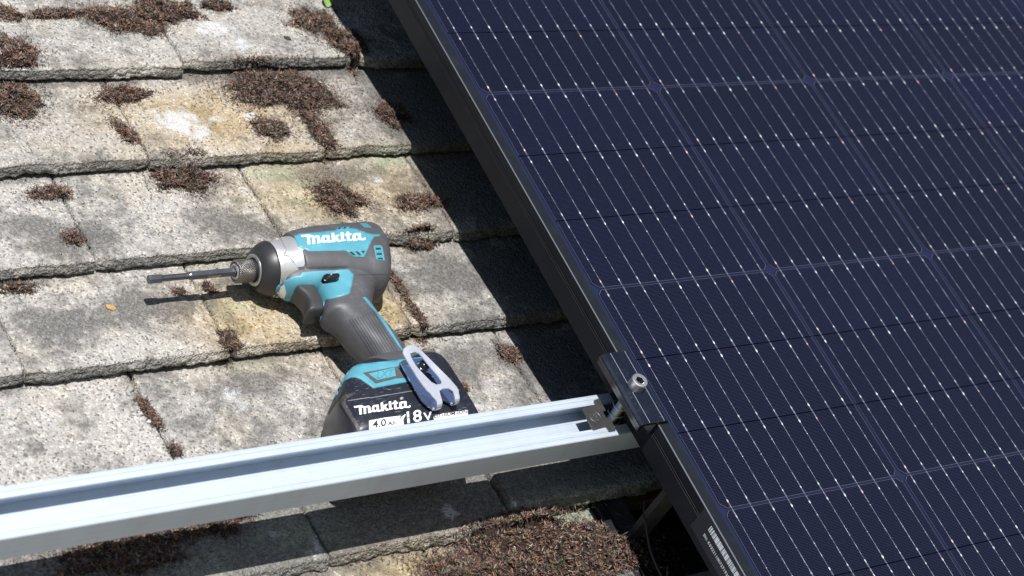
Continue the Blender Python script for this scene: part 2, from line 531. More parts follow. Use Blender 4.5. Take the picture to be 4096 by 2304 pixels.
def tile_mesh(x0, x1, ylow, seed, lift=0.0, step=2.2, topext=26, ytop=None, skew=0.0):
    W = x1 - x0
    nx = int(W / step)
    ylen = (ytop if ytop else 100 + topext)
    ny = int(ylen / step)
    nf = 10
    rng = random.Random(seed)
    tilt = rng.uniform(-0.006, 0.006)
    bow = rng.uniform(-0.5, 0.6)
    crumb = rng.uniform(0.45, 1.5)
    thick = 10.4 + max(0, lift) * 0.5
    V = []; A = {k: [] for k in ('yellow', 'green', 'lichen', 'dark')}
    chip = [(rng.uniform(0, W), rng.uniform(5, 14), rng.uniform(0.8, 2.6)) for _ in range(rng.randint(1, 3))]
    for j in range(ny + 1 + nf):
        for i in range(nx + 1):
            fx = i / nx
            xx = x0 + W * fx
            ed = min(xx - x0, x1 - xx)
            ragx = 0.7 * noise.noise((ylow * 0.3 + j * 0.35, seed * 3.1, 0.0 if fx < 0.5 else 9.0))
            rag = 0.9 * crumb * fbm(xx * 0.055, seed * 1.7, 0.3, 2) + 0.6 * crumb * noise.noise((xx * 0.33, seed * 2.1, 4.0))
            for cx, cw, ca in chip:
                rag += ca * math.exp(-((xx - x0 - cx) / cw) ** 2)
            if ed < 7:
                rag += 1.8 * (1 - ed / 7) ** 2
            if j <= ny:
                t = j / ny
                yy = ylow + ylen * (1 - t) + rag * t ** 6 + skew * (fx - 0.5) * W * t
                z = WLOW + lift - (yy - ylow) * (SLOPE + max(0, lift) * 0.008) + bow * (1 - (2 * fx - 1) ** 2) + tilt * (xx - x0 - W / 2)
                z += 0.5 * noise.noise((xx * 0.05, yy * 0.05, seed)) + 0.22 * noise.noise((xx * 0.28, yy * 0.28, seed + 3))
                de = ylen * t
                dl = ylen - de
                if dl < 2.5:
                    z -= 1.0 * (1 - dl / 2.5) ** 2
                if ed < 4:
                    z -= 0.7 * (1 - ed / 4) ** 2
            else:
                k = (j - ny) / nf
                zt = WLOW + lift - 1.0 + bow * (1 - (2 * fx - 1) ** 2) + tilt * (xx - x0 - W / 2)
                z = zt - (thick - 1.5 + 0.9 * noise.noise((xx * 0.09, seed, 2.0))) * k
                if ed < 4:
                    z -= 0.7 * (1 - ed / 4) ** 2 * (1 - k)
                bulge = 3.6 * math.sin(k * 1.6) + 1.3 * crumb * noise.noise((xx * 0.16, k * 2.6, seed)) + 1.2 * noise.noise((xx * 0.41, k * 5.0, seed + 5))
                yy = ylow + rag + skew * (fx - 0.5) * W - bulge * min(1, k * 3)
                if k == 1:
                    yy += 3
            V.append((xx + ragx * (1 if 0 < i < nx else 1), yy, z))
            for kd in A:
                A[kd].append(blobval(kd, xx, yy) if kd != 'dark' else 0.0)
            dk = blobval('dark', xx, yy)
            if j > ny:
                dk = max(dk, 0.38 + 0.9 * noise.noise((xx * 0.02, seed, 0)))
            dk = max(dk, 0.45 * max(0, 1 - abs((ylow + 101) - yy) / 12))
            A['dark'][-1] = dk
    F = []
    n = nx + 1
    for j in range(ny + nf):
        for i in range(nx):
            a = j * n + i
            F.append((a, a + n, a + n + 1, a + 1))
    # side skirts and end
    def skirt(idx, flip):
        base = len(V)
        for q in idx:
            v = V[q]
            V.append((v[0], v[1], min(v[2], WLOW + lift - (max(v[1], ylow) - ylow) * SLOPE - thick)))
            for kd in A:
                A[kd].append(A[kd][q] if kd == 'dark' else A[kd][q] * 0.3)
        for k in range(len(idx) - 1):
            a, b, c, d = idx[k], idx[k + 1], base + k + 1, base + k
            F.append((a, d, c, b) if flip else (a, b, c, d))
    skirt([j * n for j in range(ny + 1 + nf)], True)
    skirt([j * n + nx for j in range(ny + 1 + nf)], False)
    return V, F, A


roof = tag(empty('tiled_roof', (-200, 0, -130)), 'weathered grey and yellowish concrete tiled roof carrying the drill and solar panel', 'roof')
RLOC = Vector((-200, 0, -130))
TILE_LABEL = {(258, -247): 'ochre tile with a big white lichen patch', (160, -163.5): 'yellow green tile with a round moss clump', (62.5, -252): 'sandy yellow tile under the drill'}
sid = 0
for v, _ in COURSES:
    ph = PH[v]
    xs = [ph + 165 * k for k in range(-3, 5)]
    for x0 in xs:
        x1 = x0 + 165
        lo = {459: -430, 362: -450, 258: -480, 160: -500, 62.5: -530, -37: -545, -128: -560, -223: -540, -321: -400}[v]
        hi = 190 if v > -100 else 260
        if x1 < lo or x0 > hi:
            continue
        if v == -223 and x0 > -20 and x0 < 140:
            continue                                   # tile lifted out to make room for the roof hook
        sid += 1
        rng = random.Random(sid * 13)
        yo = rng.uniform(-3.2, 3.0)
        lift = 0.0
        sk = rng.uniform(-0.014, 0.014)
        if v == -128:
            lift = ZO[v]
        if v == -128 and abs(x0 + 83) < 3:
            yo, lift = 12.0, 3.0
        g0 = rng.uniform(0.6, 1.5); g1 = rng.uniform(0.6, 1.5)
        Vv, Ff, Aa = tile_mesh(x0 + g0, x1 - g1, v + yo, sid, lift, 2.2 if -240 < v < 400 else 3.0, skew=sk)
        c = Vector((x0 + 82, v, WLOW - 6))
        o = obj('roof_tile', [(p[0] - RLOC.x, p[1] - RLOC.y, p[2] - RLOC.z) for p in Vv], Ff, M['tile'], roof, True, None, tuple(c - RLOC), Aa)
        lb = TILE_LABEL.get((v, x0))
        if lb:
            o['label'] = lb
# plain courses beyond the picture, and the membrane under the tiles
mb = MB()
near = []
for r in range(-14, 26):
    v = 459 + 98 * r if r >= 1 else -321 + 98 * (r - 0) - 0
    if r >= 1:
        vv = 459 + 98 * r
    elif r <= -1:
        vv = -321 + 98 * r
    else:
        continue
    for k in range(-14, 18):
        x0 = -250 + 165 * k + (82 if r % 2 else 0)
        mb.add([(x0 + 1, vv, -113), (x0 + 164, vv, -113), (x0 + 164, vv + 112, -128), (x0 + 1, vv + 112, -128), (x0 + 1, vv - 1, -121), (x0 + 164, vv - 1, -125)],
               [(0, 1, 2, 3), (4, 5, 1, 0)])
for v, _ in COURSES:
    lo = {459: -430, 362: -450, 258: -480, 160: -500, 62.5: -530, -37: -545, -128: -560, -223: -540, -321: -400}[v]
    hi = 190 if v > -100 else 260
    for k in range(-14, 18):
        x0 = PH[v] + 165 * k
        if x0 + 165 < lo or x0 > hi:
            mb.add([(x0 + 1, v, -113), (x0 + 164, v, -113), (x0 + 164, v + 112, -128), (x0 + 1, v + 112, -128), (x0 + 1, v - 1, -121), (x0 + 164, v - 1, -125)],
                   [(0, 1, 2, 3), (4, 5, 1, 0)])
o = obj('outer_tiles', [(p[0] - RLOC.x, p[1] - RLOC.y, p[2] - RLOC.z) for p in mb.v], mb.f, M['tile'], roof)
o['kind'] = 'stuff'
mb = MB()
mb.box(-2600 - RLOC.x, 2800 - RLOC.x, -1800 - RLOC.y, 3000 - RLOC.y, -165 - RLOC.z, -150 - RLOC.z)
mb.obj('underlay', M['membrane'], roof)
mb = MB()
for vb in (-215, -117, -19, 80):
    mb.box(-20 - RLOC.x, 190 - RLOC.x, vb - RLOC.y, vb + 20 - RLOC.y, -150 - RLOC.z, -138 - RLOC.z, bev=1)
mb.obj('batten', worn('old_timber', (0.10, 0.07, 0.045), 0.9, 0, 0.2, 0.2), roof)

# ------------------------------------------------------------------ moss
MOSSG = 'dried moss clumps on the roof tiles'


def strand(mb, p, L, w, rng, up=0.5):
    a = rng.uniform(0, 2 * math.pi)
    d = Vector((math.cos(a), math.sin(a), rng.uniform(-0.25, up))).normalized()
    sd_ = d.cross(Vector((rng.uniform(-.5, .5), rng.uniform(-.5, .5), 1))).normalized()
    curl = rng.uniform(-0.9, 0.9)
    nrm = sd_.cross(d)
    pts = []
    q = Vector(p)
    seg = 3
    dd = d.copy()
    for k in range(seg + 1):
        ww = w * (1 - 0.75 * k / seg)
        pts.append(q - sd_ * ww * 0.5)
        pts.append(q + sd_ * ww * 0.5 + nrm * 0.15)
        dd = (dd + nrm * curl * 0.35 + sd_ * rng.uniform(-.3, .3)).normalized()
        q = q + dd * (L / seg)
    mb.add(pts, [(0, 2, 3, 1), (2, 4, 5, 3), (4, 6, 7, 5)])


def moss(cx, cy, rx, ry, h, label, ang=0.0, dens=1.0, seed=0, ragged=0.62):
    rng = random.Random(seed * 77 + 5)
    ca, sa = math.cos(ang), math.sin(ang)

    def rad(t):
        return max(0.35, 1 + ragged * fbm(math.cos(t) * 1.5 + seed * 3.7, math.sin(t) * 1.5, seed * 1.1, 4))

    def pt(r, t):
        x = rx * r * rad(t) * math.cos(t); y = ry * r * rad(t) * math.sin(t)
        return cx + x * ca - y * sa, cy + x * sa + y * ca

    def hh(r, x, y):
        return h * max(0, 1 - r * r) ** 0.5 * max(0.08, 0.7 + 0.75 * noise.noise((x * 0.09, y * 0.09, seed)) + 0.7 * noise.noise((x * 0.22, y * 0.22, seed)))
    cz = surf(cx, cy)
    soil = MB()
    nt_, nr = 40, 9
    vs_ = []
    for r in range(nr + 1):
        for t in range(nt_):
            x, y = pt(r / nr * 0.86, 2 * math.pi * t / nt_)
            z = surf(x, y) + hh(r / nr, x, y) * 0.8 - (0.8 if r == nr else 0) + rng.uniform(-.3, .3)
            vs_.append((x, y, z))
    fs = []
    for r in range(nr):
        for t in range(nt_):
            u = (t + 1) % nt_
            fs.append((r * nt_ + t, (r + 1) * nt_ + t, (r + 1) * nt_ + u, r * nt_ + u))
    soil.add(vs_, fs)
    root = tag(empty('moss_clump', (cx, cy, cz)), label, 'moss', MOSSG)
    lm = MB()
    area = math.pi * rx * ry
    n = int(min(11000, max(80, area * 2.1 * dens)))
    for k in range(n):
        r = math.sqrt(rng.random()) * 1.04; t = rng.uniform(0, 2 * math.pi)
        if r > 0.7 and rng.random() < (r - 0.7) * 2.2:
            continue
        x, y = pt(r, t)
        z = surf(x, y) + hh(min(1, r), x, y) * rng.uniform(0.7, 1.0) + 0.2
        strand(lm, (x, y, z), rng.uniform(1.4, 4.8), rng.uniform(0.5, 1.5), rng, 0.32)
    # loose bits fallen around the clump
    for k in range(int(n * 0.24)):
        r = 0.85 + abs(rng.gauss(0, 0.42)); t = rng.uniform(0, 2 * math.pi)
        x, y = pt(r, t)
        strand(lm, (x, y, surf(x, y) + 0.6), rng.uniform(1.5, 4.0), rng.uniform(0.4, 0.8), rng, 0.2)
    sh = lambda mm: [(a - cx, b - cy, c - cz) for a, b, c in mm.v]
    obj('soil', sh(soil), soil.f, M['soil'], root, True)
    obj('fronds', sh(lm), lm.f, M['moss'], root)


def mossp(px, py, rx, ry, h, label, **kw):
    x, y = at(px, py)
    moss(x, y, rx * 1.1, ry * 1.12, h, label, **kw)


mossp(28, 140, 17, 19, 9, 'reddish moss clump on the left edge, the upper of two stacked there', seed=1)
mossp(38, 243, 19, 18, 10, 'dark moss clump at the left edge just under the reddish one', seed=2)
mossp(300, 42, 24, 12, 6, 'reddish loose moss trail on the topmost grey tile', seed=3, ang=-0.55)
mossp(418, 18, 25, 14, 10, 'black thick moss clump at the top edge of the roof', seed=4)
mossp(542, 4, 17, 6, 8, 'small black moss clump at the top edge beside the thick black one', seed=5)
mossp(375, 70, 15, 7, 3, 'thin brown moss scatter beneath the thick black top clump', seed=6, dens=.6)
mossp(318, 228, 19, 9, 6, 'brown moss tuft under the tile edge left of the ochre tile', seed=7)
mossp(725, 215, 44, 25, 9, 'large spreading moss clump at the upper right of the white lichen', seed=8, ang=-0.25)
mossp(800, 330, 8, 24, 6, 'narrow moss tail filling the joint below the large spreading clump', seed=9, ang=0.1)
mossp(680, 325, 13, 11, 6, 'small round moss tuft right of the white lichen patch', seed=10)
mossp(468, 432, 22, 14, 9, 'dark moss clump hanging over the lower edge of the ochre tile', seed=11)
mossp(318, 335, 6, 15, 4, 'thin moss streak along the joint left of the white lichen', seed=12, ang=0.3)
mossp(795, 50, 20, 15, 7, 'brown moss clump at the top beside the green leaf', seed=13)
mossp(868, 112, 15, 20, 8, 'rusty moss clump where the panel shadow begins near the top', seed=14)
mossp(980, 285, 13, 16, 7, 'rusty moss clump half inside the panel shadow', seed=15)
mossp(850, 505, 21, 19, 8, 'round moss clump in the middle of the yellow green tile', seed=16)
mossp(1045, 510, 21, 9, 6, 'flat moss clump at the lower right of the yellow green tile', seed=17)
mossp(1060, 600, 17, 8, 9, 'dark moss cushion just right of the drill housing', seed=18)
mossp(130, 472, 16, 6, 5, 'black moss fringe under a tile edge at the left', seed=19, ang=0.1)
mossp(180, 600, 7, 7, 5, 'tiny black moss tuft beside a joint left of the drill bit', seed=20)
mossp(45, 710, 14, 5, 5, 'black moss fringe at the left edge level with the drill bit', seed=21)
mossp(455, 727, 5, 4, 3, 'tiny reddish moss tuft below the drill bit', seed=22)
mossp(532, 718, 4, 6, 3, 'tiny grey brown moss tuft below the drill chuck', seed=23)
mossp(1000, 708, 4, 13, 4, 'brown moss strip in the joint behind the drill housing', seed=24, ang=0.1)
mossp(1048, 800, 4, 18, 4, 'brown moss strip in the joint above the belt clip', seed=25, ang=0.1)
mossp(572, 862, 7, 10, 4, 'dark moss bits in the joint left of the drill handle', seed=26)
mossp(1288, 880, 8, 10, 4, 'small rusty moss tuft on the shadow edge left of the end clamp', seed=27)
mossp(378, 1030, 4, 14, 3, 'moss crumbs in the joint above the rail at the left', seed=28, ang=0.1)
mossp(440, 1138, 4, 5, 4, 'small brown moss tuft in the joint touching the rail', seed=29)
mossp(1160, 975, 7, 4, 4, 'tiny dark moss tuft right of the battery', seed=30)
mossp(545, 1305, 28, 9, 7, 'moss strip emerging under the rail left of the battery shadow', seed=31, ang=0.1)
mossp(320, 1385, 42, 16, 8, 'dark moss bed in the rail shadow at the bottom left', seed=32, ang=0.12)
mossp(1390, 1390, 74, 34, 13, 'largest moss bed, covering the tile at the bottom beside the panel', seed=33, ang=-0.16, dens=1.7, ragged=0.34)
mossp(1165, 1430, 34, 13, 8, 'brown moss spill left of the largest moss bed', seed=34, dens=1.1)
mossp(20, 22, 12, 8, 5, 'greenish grey moss at the top left corner', seed=35)
mossp(150, 25, 26, 5, 5, 'grey mossy fringe along the tile edge at the top left', seed=36)

# crumbs in the joints and under the course edges
rng = random.Random(3)
mb = MB()
for v, _ in COURSES[1:8]:
    for k in range(-3, 5):
        xj = PH[v] + 165 * k
        if not (-520 < xj < 200):
            continue
        for q in range(90):
            y = v + rng.uniform(0, 100)
            x = xj + rng.gauss(0, 1.3)
            strand(mb, (x, y, surf(x, y) - rng.uniform(0.5, 5)), rng.uniform(1.5, 4), rng.uniform(.4, 1.0), rng, 0.25)
    for q in range(520):
        x = rng.uniform(-520, 200)
        if noise.noise((x * 0.02, v * 0.1, 3)) < -0.05:
            continue
        y = v - abs(rng.gauss(1.5, 3.2))
        strand(mb, (x, y, surf(x, y) + 0.4), rng.uniform(1.2, 4.2), rng.uniform(.4, 1.0), rng, 0.25)
for q in range(500):
    x = rng.uniform(-500, 100); y = rng.uniform(-220, 440)
    if noise.noise((x * 0.012, y * 0.012, 8)) < 0.05:
        continue
    strand(mb, (x, y, surf(x, y) + 0.6), rng.uniform(1.0, 3.0), rng.uniform(.3, .8), rng, 0.15)
ob = mb.obj('moss_crumbs', M['moss'])
ob['kind'] = 'stuff'
tag(ob, 'dark brown crumbs of moss lying in the joints and along the tile edges', 'moss crumbs')


def chip(px, py, r, mat, label, seed, name='stone_chip', cat='stone'):
    x, y = at(px, py)
    z = surf(x, y)
    rng = random.Random(seed)
    bm = bmesh.new()
    bmesh.ops.create_icosphere(bm, subdivisions=2, radius=r)
    for v in bm.verts:
        k = 1 + 0.35 * noise.noise(v.co * 0.9 + Vector((seed, 0, 0)))
        v.co = Vector((v.co.x * 1.35 * k, v.co.y * 0.9 * k, v.co.z * 0.55 * k + r * 0.5))
    vv = [tuple(v.co) for v in bm.verts]
    ff = [tuple(v.index for v in f.verts) for f in bm.faces]
    bm.free()
    o = obj(name, vv, ff, mat)
    o.location = (x * S, y * S, z * S)
    o.rotation_euler = (0, 0, rng.uniform(-1, 1))
    tag(o, label, cat)


chip(280, 770, 3.0, M['stone'], 'ochre stone chip lying on the grey tile below the drill bit', 3)
pale = worn('pale_stone', (0.6, 0.58, 0.54), 0.8, 0, 0.2, 0.1)
chip(14, 718, 2.6, pale, 'white stone chip at the left edge of the roof', 4)
chip(377, 1056, 1.6, pale, 'small pale stone chip on the tile above the rail', 6)
chip(722, 99, 2.6, worn('dark_stone', (0.05, 0.045, 0.04), 0.9, 0, 0.2, 0.1), 'dark stone chip on the grey tile near the top', 8)

# green leaf near the panel corner
x, y = at(826, 8)
z = surf(x, y)
mb = MB()
lv = []
for k in range(9):
    t = k / 8
    wdt = 5.5 * math.sin(math.pi * min(1, t * 0.9 + 0.08)) ** 0.8
    for sgn in (-1, 0, 1):
        lv.append((sgn * wdt, t * 17, 1 + 5 * t * (1 - t) + (1.2 if sgn else 0) + 3 * t))
lf = []
for k in range(8):
    for c in range(2):
        a = k * 3 + c
        lf.append((a, a + 1, a + 4, a + 3))
o = obj('leaf', lv, lf, M['leaf'], None, True)
o.location = (x * S, y * S, z * S)
o.rotation_euler = (0, 0.2, -0.3)
tag(o, 'small green leaf on the roof at the top beside the panel shadow', 'leaf')

# ------------------------------------------------------------------ mounting rail
RZ = math.radians(0.48)
rail = tag(empty('mounting_rail', (-260, -99, -52), (0, 0, RZ)), 'long silver aluminium channel rail crossing in front of the battery', 'rail')
# local profile (y, z): origin at rail centre line and underside
PR = [(-19, 0), (19, 0), (19, 23.5), (15.6, 23.5), (15.2, 23.1), (14.6, 23.1), (14.2, 23.5), (10.6, 23.5), (10.6, 21.6), (17, 21.6), (17, 5.5),
      (8, 5.5), (7.7, 5.2), (7.1, 5.2), (6.8, 5.5), (-17, 5.5), (-17, 21.6), (-10.6, 21.6), (-10.6, 23.5), (-14.2, 23.5), (-14.6, 23.1), (-15.2, 23.1), (-15.6, 23.5), (-18.4, 23.5), (-19, 22.9)]
mb = MB()
ring = lambda X: [(X, p[0], p[1]) for p in PR]
stations = [-900 + 40 * k for k in range(58)]
n = len(PR)
vv = [q for X in (-900, 1440) for q in ring(X)]
ff = [(i, (i + 1) % n, n + (i + 1) % n, n + i) for i in range(n)]
mb.add(vv, [tuple(reversed(q)) for q in ff])
o = mb.obj('channel', M['alu'], rail)
# end caps of the extrusion are far outside the picture


# ------------------------------------------------------------------ solar panel
panel = tag(empty('solar_panel', (555, 420, -28.5)), 'large black framed solar panel with dark blue cells filling the right side', 'solar panel')
PL = Vector((555, 420, -28.5))
PX0, PX1, PY0, PY1 = -14.5, 1125.5, -440.0, 1292.0
# frame: profile swept round the four sides (u measured inward from the outer face)
FP = [(0, 0), (0, 18.0), (0.55, 18.2), (0.55, 19.6), (0, 19.8), (0, 20.2), (0.55, 20.4), (0.55, 21.8), (0, 22.0), (0, 29.4), (0.25, 29.85), (0.8, 30.0), (9.6, 30.0), (10.4, 29.3), (10.4, 28.6),
      (1.8, 28.6), (1.8, 1.8), (28, 1.8), (28, 0)]
mb = MB()
n = len(FP)
corners = [(PX0, PY0, 1, 1), (PX1, PY0, -1, 1), (PX1, PY1, -1, -1), (PX0, PY1, 1, -1)]
rings = [[(c[0] + c[2] * p[0] - PL.x, c[1] + c[3] * p[0] - PL.y, p[1]) for p in FP] for c in corners]
v_ = [q for r in rings for q in r]
f_ = []
for k in range(4):
    kk = (k + 1) % 4
    for i in range(n):
        j = (i + 1) % n
        f_.append((k * n + i, k * n + j, kk * n + j, kk * n + i))
mb.add(v_, f_)
fr = mb.obj('frame', [M['frame'], M['edgeglint']], panel)
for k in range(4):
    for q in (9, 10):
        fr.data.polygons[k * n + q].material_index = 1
# laminate: backsheet plane, cells above it
mb = MB()
mb.add([(PX0 + 2 - PL.x, PY0 + 2 - PL.y, 28.1), (PX1 - 2 - PL.x, PY0 + 2 - PL.y, 28.1), (PX1 - 2 - PL.x, PY1 - 2 - PL.y, 28.1), (PX0 + 2 - PL.x, PY1 - 2 - PL.y, 28.1)], [(0, 1, 2, 3)])
mb.add([(PX0 + 2 - PL.x, PY0 + 2 - PL.y, 24.5), (PX1 - 2 - PL.x, PY0 + 2 - PL.y, 24.5), (PX1 - 2 - PL.x, PY1 - 2 - PL.y, 24.5), (PX0 + 2 - PL.x, PY1 - 2 - PL.y, 24.5)], [(3, 2, 1, 0)])
mb.obj('backsheet', M['backsheet'], panel)
# edge of the cells printed brighter
CW, CH, CP, RP = 183.5, 69.5, 185.5, 70.0
BUSX = [9.175 + 18.35 * k for k in range(10)]


def cell_mesh(kind, seed):
    mb = MB()
    c = 4.6
    x0, x1, y0, y1 = 0, CW, 0, CH
    if kind == 'low':
        P = [(c, y0), (x1 - c, y0), (x1, c), (x1, y1), (x0, y1), (x0, c)]
    elif kind == 'up':
        P = [(x0, y0), (x1, y0), (x1, y1 - c), (x1 - c, y1), (c, y1), (x0, y1 - c)]
    else:
        P = [(x0, y0), (x1, y0), (x1, y1), (x0, y1)]
    mb.add([(p[0], p[1], 0) for p in P], [tuple(range(len(P)))], 0)
    # thin bright rim line
    n = len(P)
    cx, cy = CW / 2, CH / 2
    ins = [(p[0] + (0.9 if p[0] < cx else -0.9) * 0.55, p[1] + (0.9 if p[1] < cy else -0.9) * 0.55) for p in P]
    ins2 = [(p[0] + (1 if p[0] < cx else -1) * 0.8, p[1] + (1 if p[1] < cy else -1) * 0.8) for p in P]
    vv = [(p[0], p[1], 0.05) for p in ins] + [(p[0], p[1], 0.05) for p in ins2]
    plain = lambda i: abs(P[i][1] - P[(i + 1) % n][1]) < 0.01 and ((P[i][1] < cy and kind != 'low') or (P[i][1] > cy and kind != 'up'))
    mb.add(vv, [(i, (i + 1) % n, n + (i + 1) % n, n + i) for i in range(n) if not plain(i)], 3)
    for i in range(n):                              # laser cut edges read as dark lines
        if plain(i):
            ya = P[i][1]
            yb = ya + (0.28 if ya < cy else -0.28)
            mb.add([(0, min(ya, yb) , 0.04), (CW, min(ya, yb), 0.04), (CW, max(ya, yb), 0.04), (0, max(ya, yb), 0.04)], [(0, 1, 2, 3)], 4)
    rng = random.Random(seed)
    for bx in BUSX:
        # tinned round wire, half sunk
        r = 0.17
        ya, yb = -0.6, CH + 0.6
        prof = [(bx + r * math.cos(a), 0.04 + r * math.sin(a)) for a in (0, math.pi / 4, math.pi / 2, 3 * math.pi / 4, math.pi)]
        mb.add([(p[0], ya, p[1]) for p in prof] + [(p[0], yb, p[1]) for p in prof], [(k, k + 1, 6 + k, 5 + k) for k in range(4)], 1)
        # fork pads close to both ends
        for (yc, sg) in ((0.0, 1), (CH, -1)):
            for side in (-1, 1):
                xa = bx + side * 0.62
                mb.add([(xa - 0.2, yc + sg * 0.6, 0.08), (xa + 0.2, yc + sg * 0.6, 0.08), (bx + side * 0.3 + 0.2, yc + sg * 6.0, 0.08), (bx + side * 0.3 - 0.2, yc + sg * 6.0, 0.08)],
                       [(0, 1, 2, 3) if sg > 0 else (3, 2, 1, 0)], 3)
        spots = [(6.4, rng.uniform(0.5, 0.8), 2.2), (CH - 6.4, rng.uniform(0.5, 0.8), 2.2)] + [(y_ + rng.uniform(-.6, .6), rng.choice((0.16, 0.22, 0.28, 0.36, 0.5)), 1.1) for y_ in (17.8, 29, 40.2, 51.2)]
        for (y_, r_, el) in spots:
            k = 8
            vt = [(bx + r_ * math.cos(2 * math.pi * i / k), y_ + el * r_ * math.sin(2 * math.pi * i / k), 0.10) for i in range(k)]
            vt += [(bx + 0.55 * r_ * math.cos(2 * math.pi * i / k), y_ + el * 0.55 * r_ * math.sin(2 * math.pi * i / k), 0.10 + r_ * 0.5) for i in range(k)]
            mb.add(vt, [(i, (i + 1) % k, k + (i + 1) % k, k + i) for i in range(k)] + [tuple(range(k, 2 * k))], 2)
    return mb


M['rim'] = plainmat('cell_rim_silver', (0.085, 0.085, 0.13), 0.45, 0.3)
M['cutline'] = plainmat('laser_cut_edge', (0.0008, 0.0010, 0.003), 0.8, 0, 0.0)
CM = [M['cell'], M['wire'], M['solder'], M['rim'], M['cutline']]
protos = {}
for kd in ('low', 'mid', 'up'):
    for q in range(4):
        protos[kd + str(q)] = cell_mesh(kd, 3 + q * 7)


def off_frame(x, y):
    d = Vector((x + CW / 2, y + CH / 2, 0)) - CAM
    zc = d.dot(R2)
    px = 2048 + FPX * d.dot(R0) / zc; py = 1152 + FPX * d.dot(R1) / zc
    return max(0, -px, px - 4096) + max(0, -py, py - 2304)


order = sorted((off_frame(c * CP, r * RP), r, c) for r in range(-6, 18) for c in range(6))
near_cells = set((r, c) for _, r, c in order[:98])
rest = MB()
first = {}
for r in range(-6, 18):
    for c in range(6):
        x = c * CP; y = r * RP + (0.55 if r % 3 == 0 else 0.25 if r % 3 == 1 else -0.05)
        kd = ('low', 'mid', 'up')[r % 3]
        if (r, c) in near_cells:
            kd += str((r * 5 + c * 3 + r * c) % 4)
            if kd not in first:
                o = protos[kd].obj('solar_cell', CM, panel)
                first[kd] = o
            else:
                o = first[kd].copy()
                COL.objects.link(o)
                o.parent = panel
            o.location = ((x - PL.x) * S, (y - PL.y) * S, 0.0285)
        else:
            P = protos[kd + '0']
            k0 = 4 if kd == 'mid' else 6
            rest.add([(p[0] + x - PL.x, p[1] + y - PL.y, 28.5) for p in P.v[:k0]], [tuple(range(k0))], 0)
o = obj('outer_cells', rest.v, rest.f, M['cell'], panel)
o['kind'] = 'stuff'

# serial label on the frame side: sticker, barcode, writing
lb = MB()
lb.box(-14.62 - PL.x, -14.48 - PL.x, -345 - PL.y, -205.6 - PL.y, 6.0, 28.4)
label_o = lb.obj('serial_label', plainmat('label_film', (0.018, 0.021, 0.030), 0.35, 0, 0.5), panel)
bc = MB()
rng = random.Random(11)
y = -219.2
while y > -338:
    bw = rng.choice((0.28, 0.28, 0.5, 0.75, 1.0))
    bc.add([(-14.68 - PL.x, y - PL.y, 28.5 - 8.1), (-14.68 - PL.x, y - bw - PL.y, 28.5 - 8.1), (-14.68 - PL.x, y - bw - PL.y, 28.5 - 2.7), (-14.68 - PL.x, y - PL.y, 28.5 - 2.7)], [(0, 3, 2, 1)])
    y -= bw + rng.choice((0.25, 0.3, 0.45, 0.75))
bc.obj('barcode', M['silverink'], label_o)


def text_mesh(body, size=1.0, bold=0.0, space=1.0):
    cu = bpy.data.curves.new('lettering', 'FONT')
    cu.body = body
    cu.size = size
    cu.offset = bold
    cu.space_character = space
    cu.resolution_u = 3
    to = bpy.data.objects.new('lettering', cu)
    COL.objects.link(to)
    dg = bpy.context.evaluated_depsgraph_get()
    me = bpy.data.meshes.new_from_object(to.evaluated_get(dg))
    v = [tuple(x.co) for x in me.vertices]
    f = [tuple(p.vertices) for p in me.polygons]
    bpy.data.objects.remove(to)
    bpy.data.curves.remove(cu)
    bpy.data.meshes.remove(me)
    return v, f


v, f = text_mesh('SN: K032211007271930', 3.6, 0.03, 1.08)
obj('lettering', [(-14.68 - PL.x, -218.6 - p[0] - PL.y, 28.5 - 15.4 + p[1]) for p in v], f, M['silverink'], label_o)

# ------------------------------------------------------------------ end clamp with bolt, spring and channel nut plate
clamp = tag(empty('end_clamp', (-20, -97.5, -28)), 'black panel end clamp with a socket head bolt gripping the frame over the rail', 'clamp')
CL = Vector((-20, -97.5, -28))
mb = MB()
prof = [(-33.6, 3.0), (-33.2, 4.3), (-31.0, 5.6), (-28.0, 6.0), (-25.4, 6.1), (-25.1, 5.75), (-24.7, 5.75), (-24.4, 6.1), (-11.6, 6.1), (-11.3, 5.75), (-10.9, 5.75), (-10.6, 6.1), (-8.5, 5.8), (-6.6, 4.8), (-5.6, 3.4), (-5.4, 2.2), (-6.0, 1.75), (-14.9, 2.1),
        (-15.1, -10), (-17.4, -10), (-17.6, 2.6), (-29.0, 2.6), (-29.6, -3.0), (-31.0, -4.6), (-31.8, -4.4), (-32.4, -2.0), (-33.0, 1.0)]
prof = prof[::-1]
mb.loft([[(p[0] - CL.x, yy - CL.y, p[1] - CL.z) for p in prof] for yy in (-130.5, -64.5)])
o = mb.obj('clamp_body', M['clamp'], clamp)
mb = MB()
for xx in (-24.9, -11.1):
    mb.add([(xx - 0.22 - CL.x, -130.4 - CL.y, 5.80 - CL.z), (xx + 0.22 - CL.x, -130.4 - CL.y, 5.80 - CL.z), (xx + 0.22 - CL.x, -64.6 - CL.y, 5.80 - CL.z), (xx - 0.22 - CL.x, -64.6 - CL.y, 5.80 - CL.z)], [(0, 1, 2, 3)])
for i in range(len(prof) - 1):                        # saw-cut end edge shows bare metal
    a, b = prof[i], prof[i + 1]
    if min(a[1], b[1]) > 2.9:
        mb.add([(a[0] - CL.x, -130.7 - CL.y, a[1] - CL.z), (b[0] - CL.x, -130.7 - CL.y, b[1] - CL.z), (b[0] - CL.x, -130.7 - CL.y, b[1] - 0.5 - CL.z), (a[0] - CL.x, -130.7 - CL.y, a[1] - 0.5 - CL.z)], [(0, 1, 2, 3)])
mb.obj('bare_edges', M['scratchline'], o)
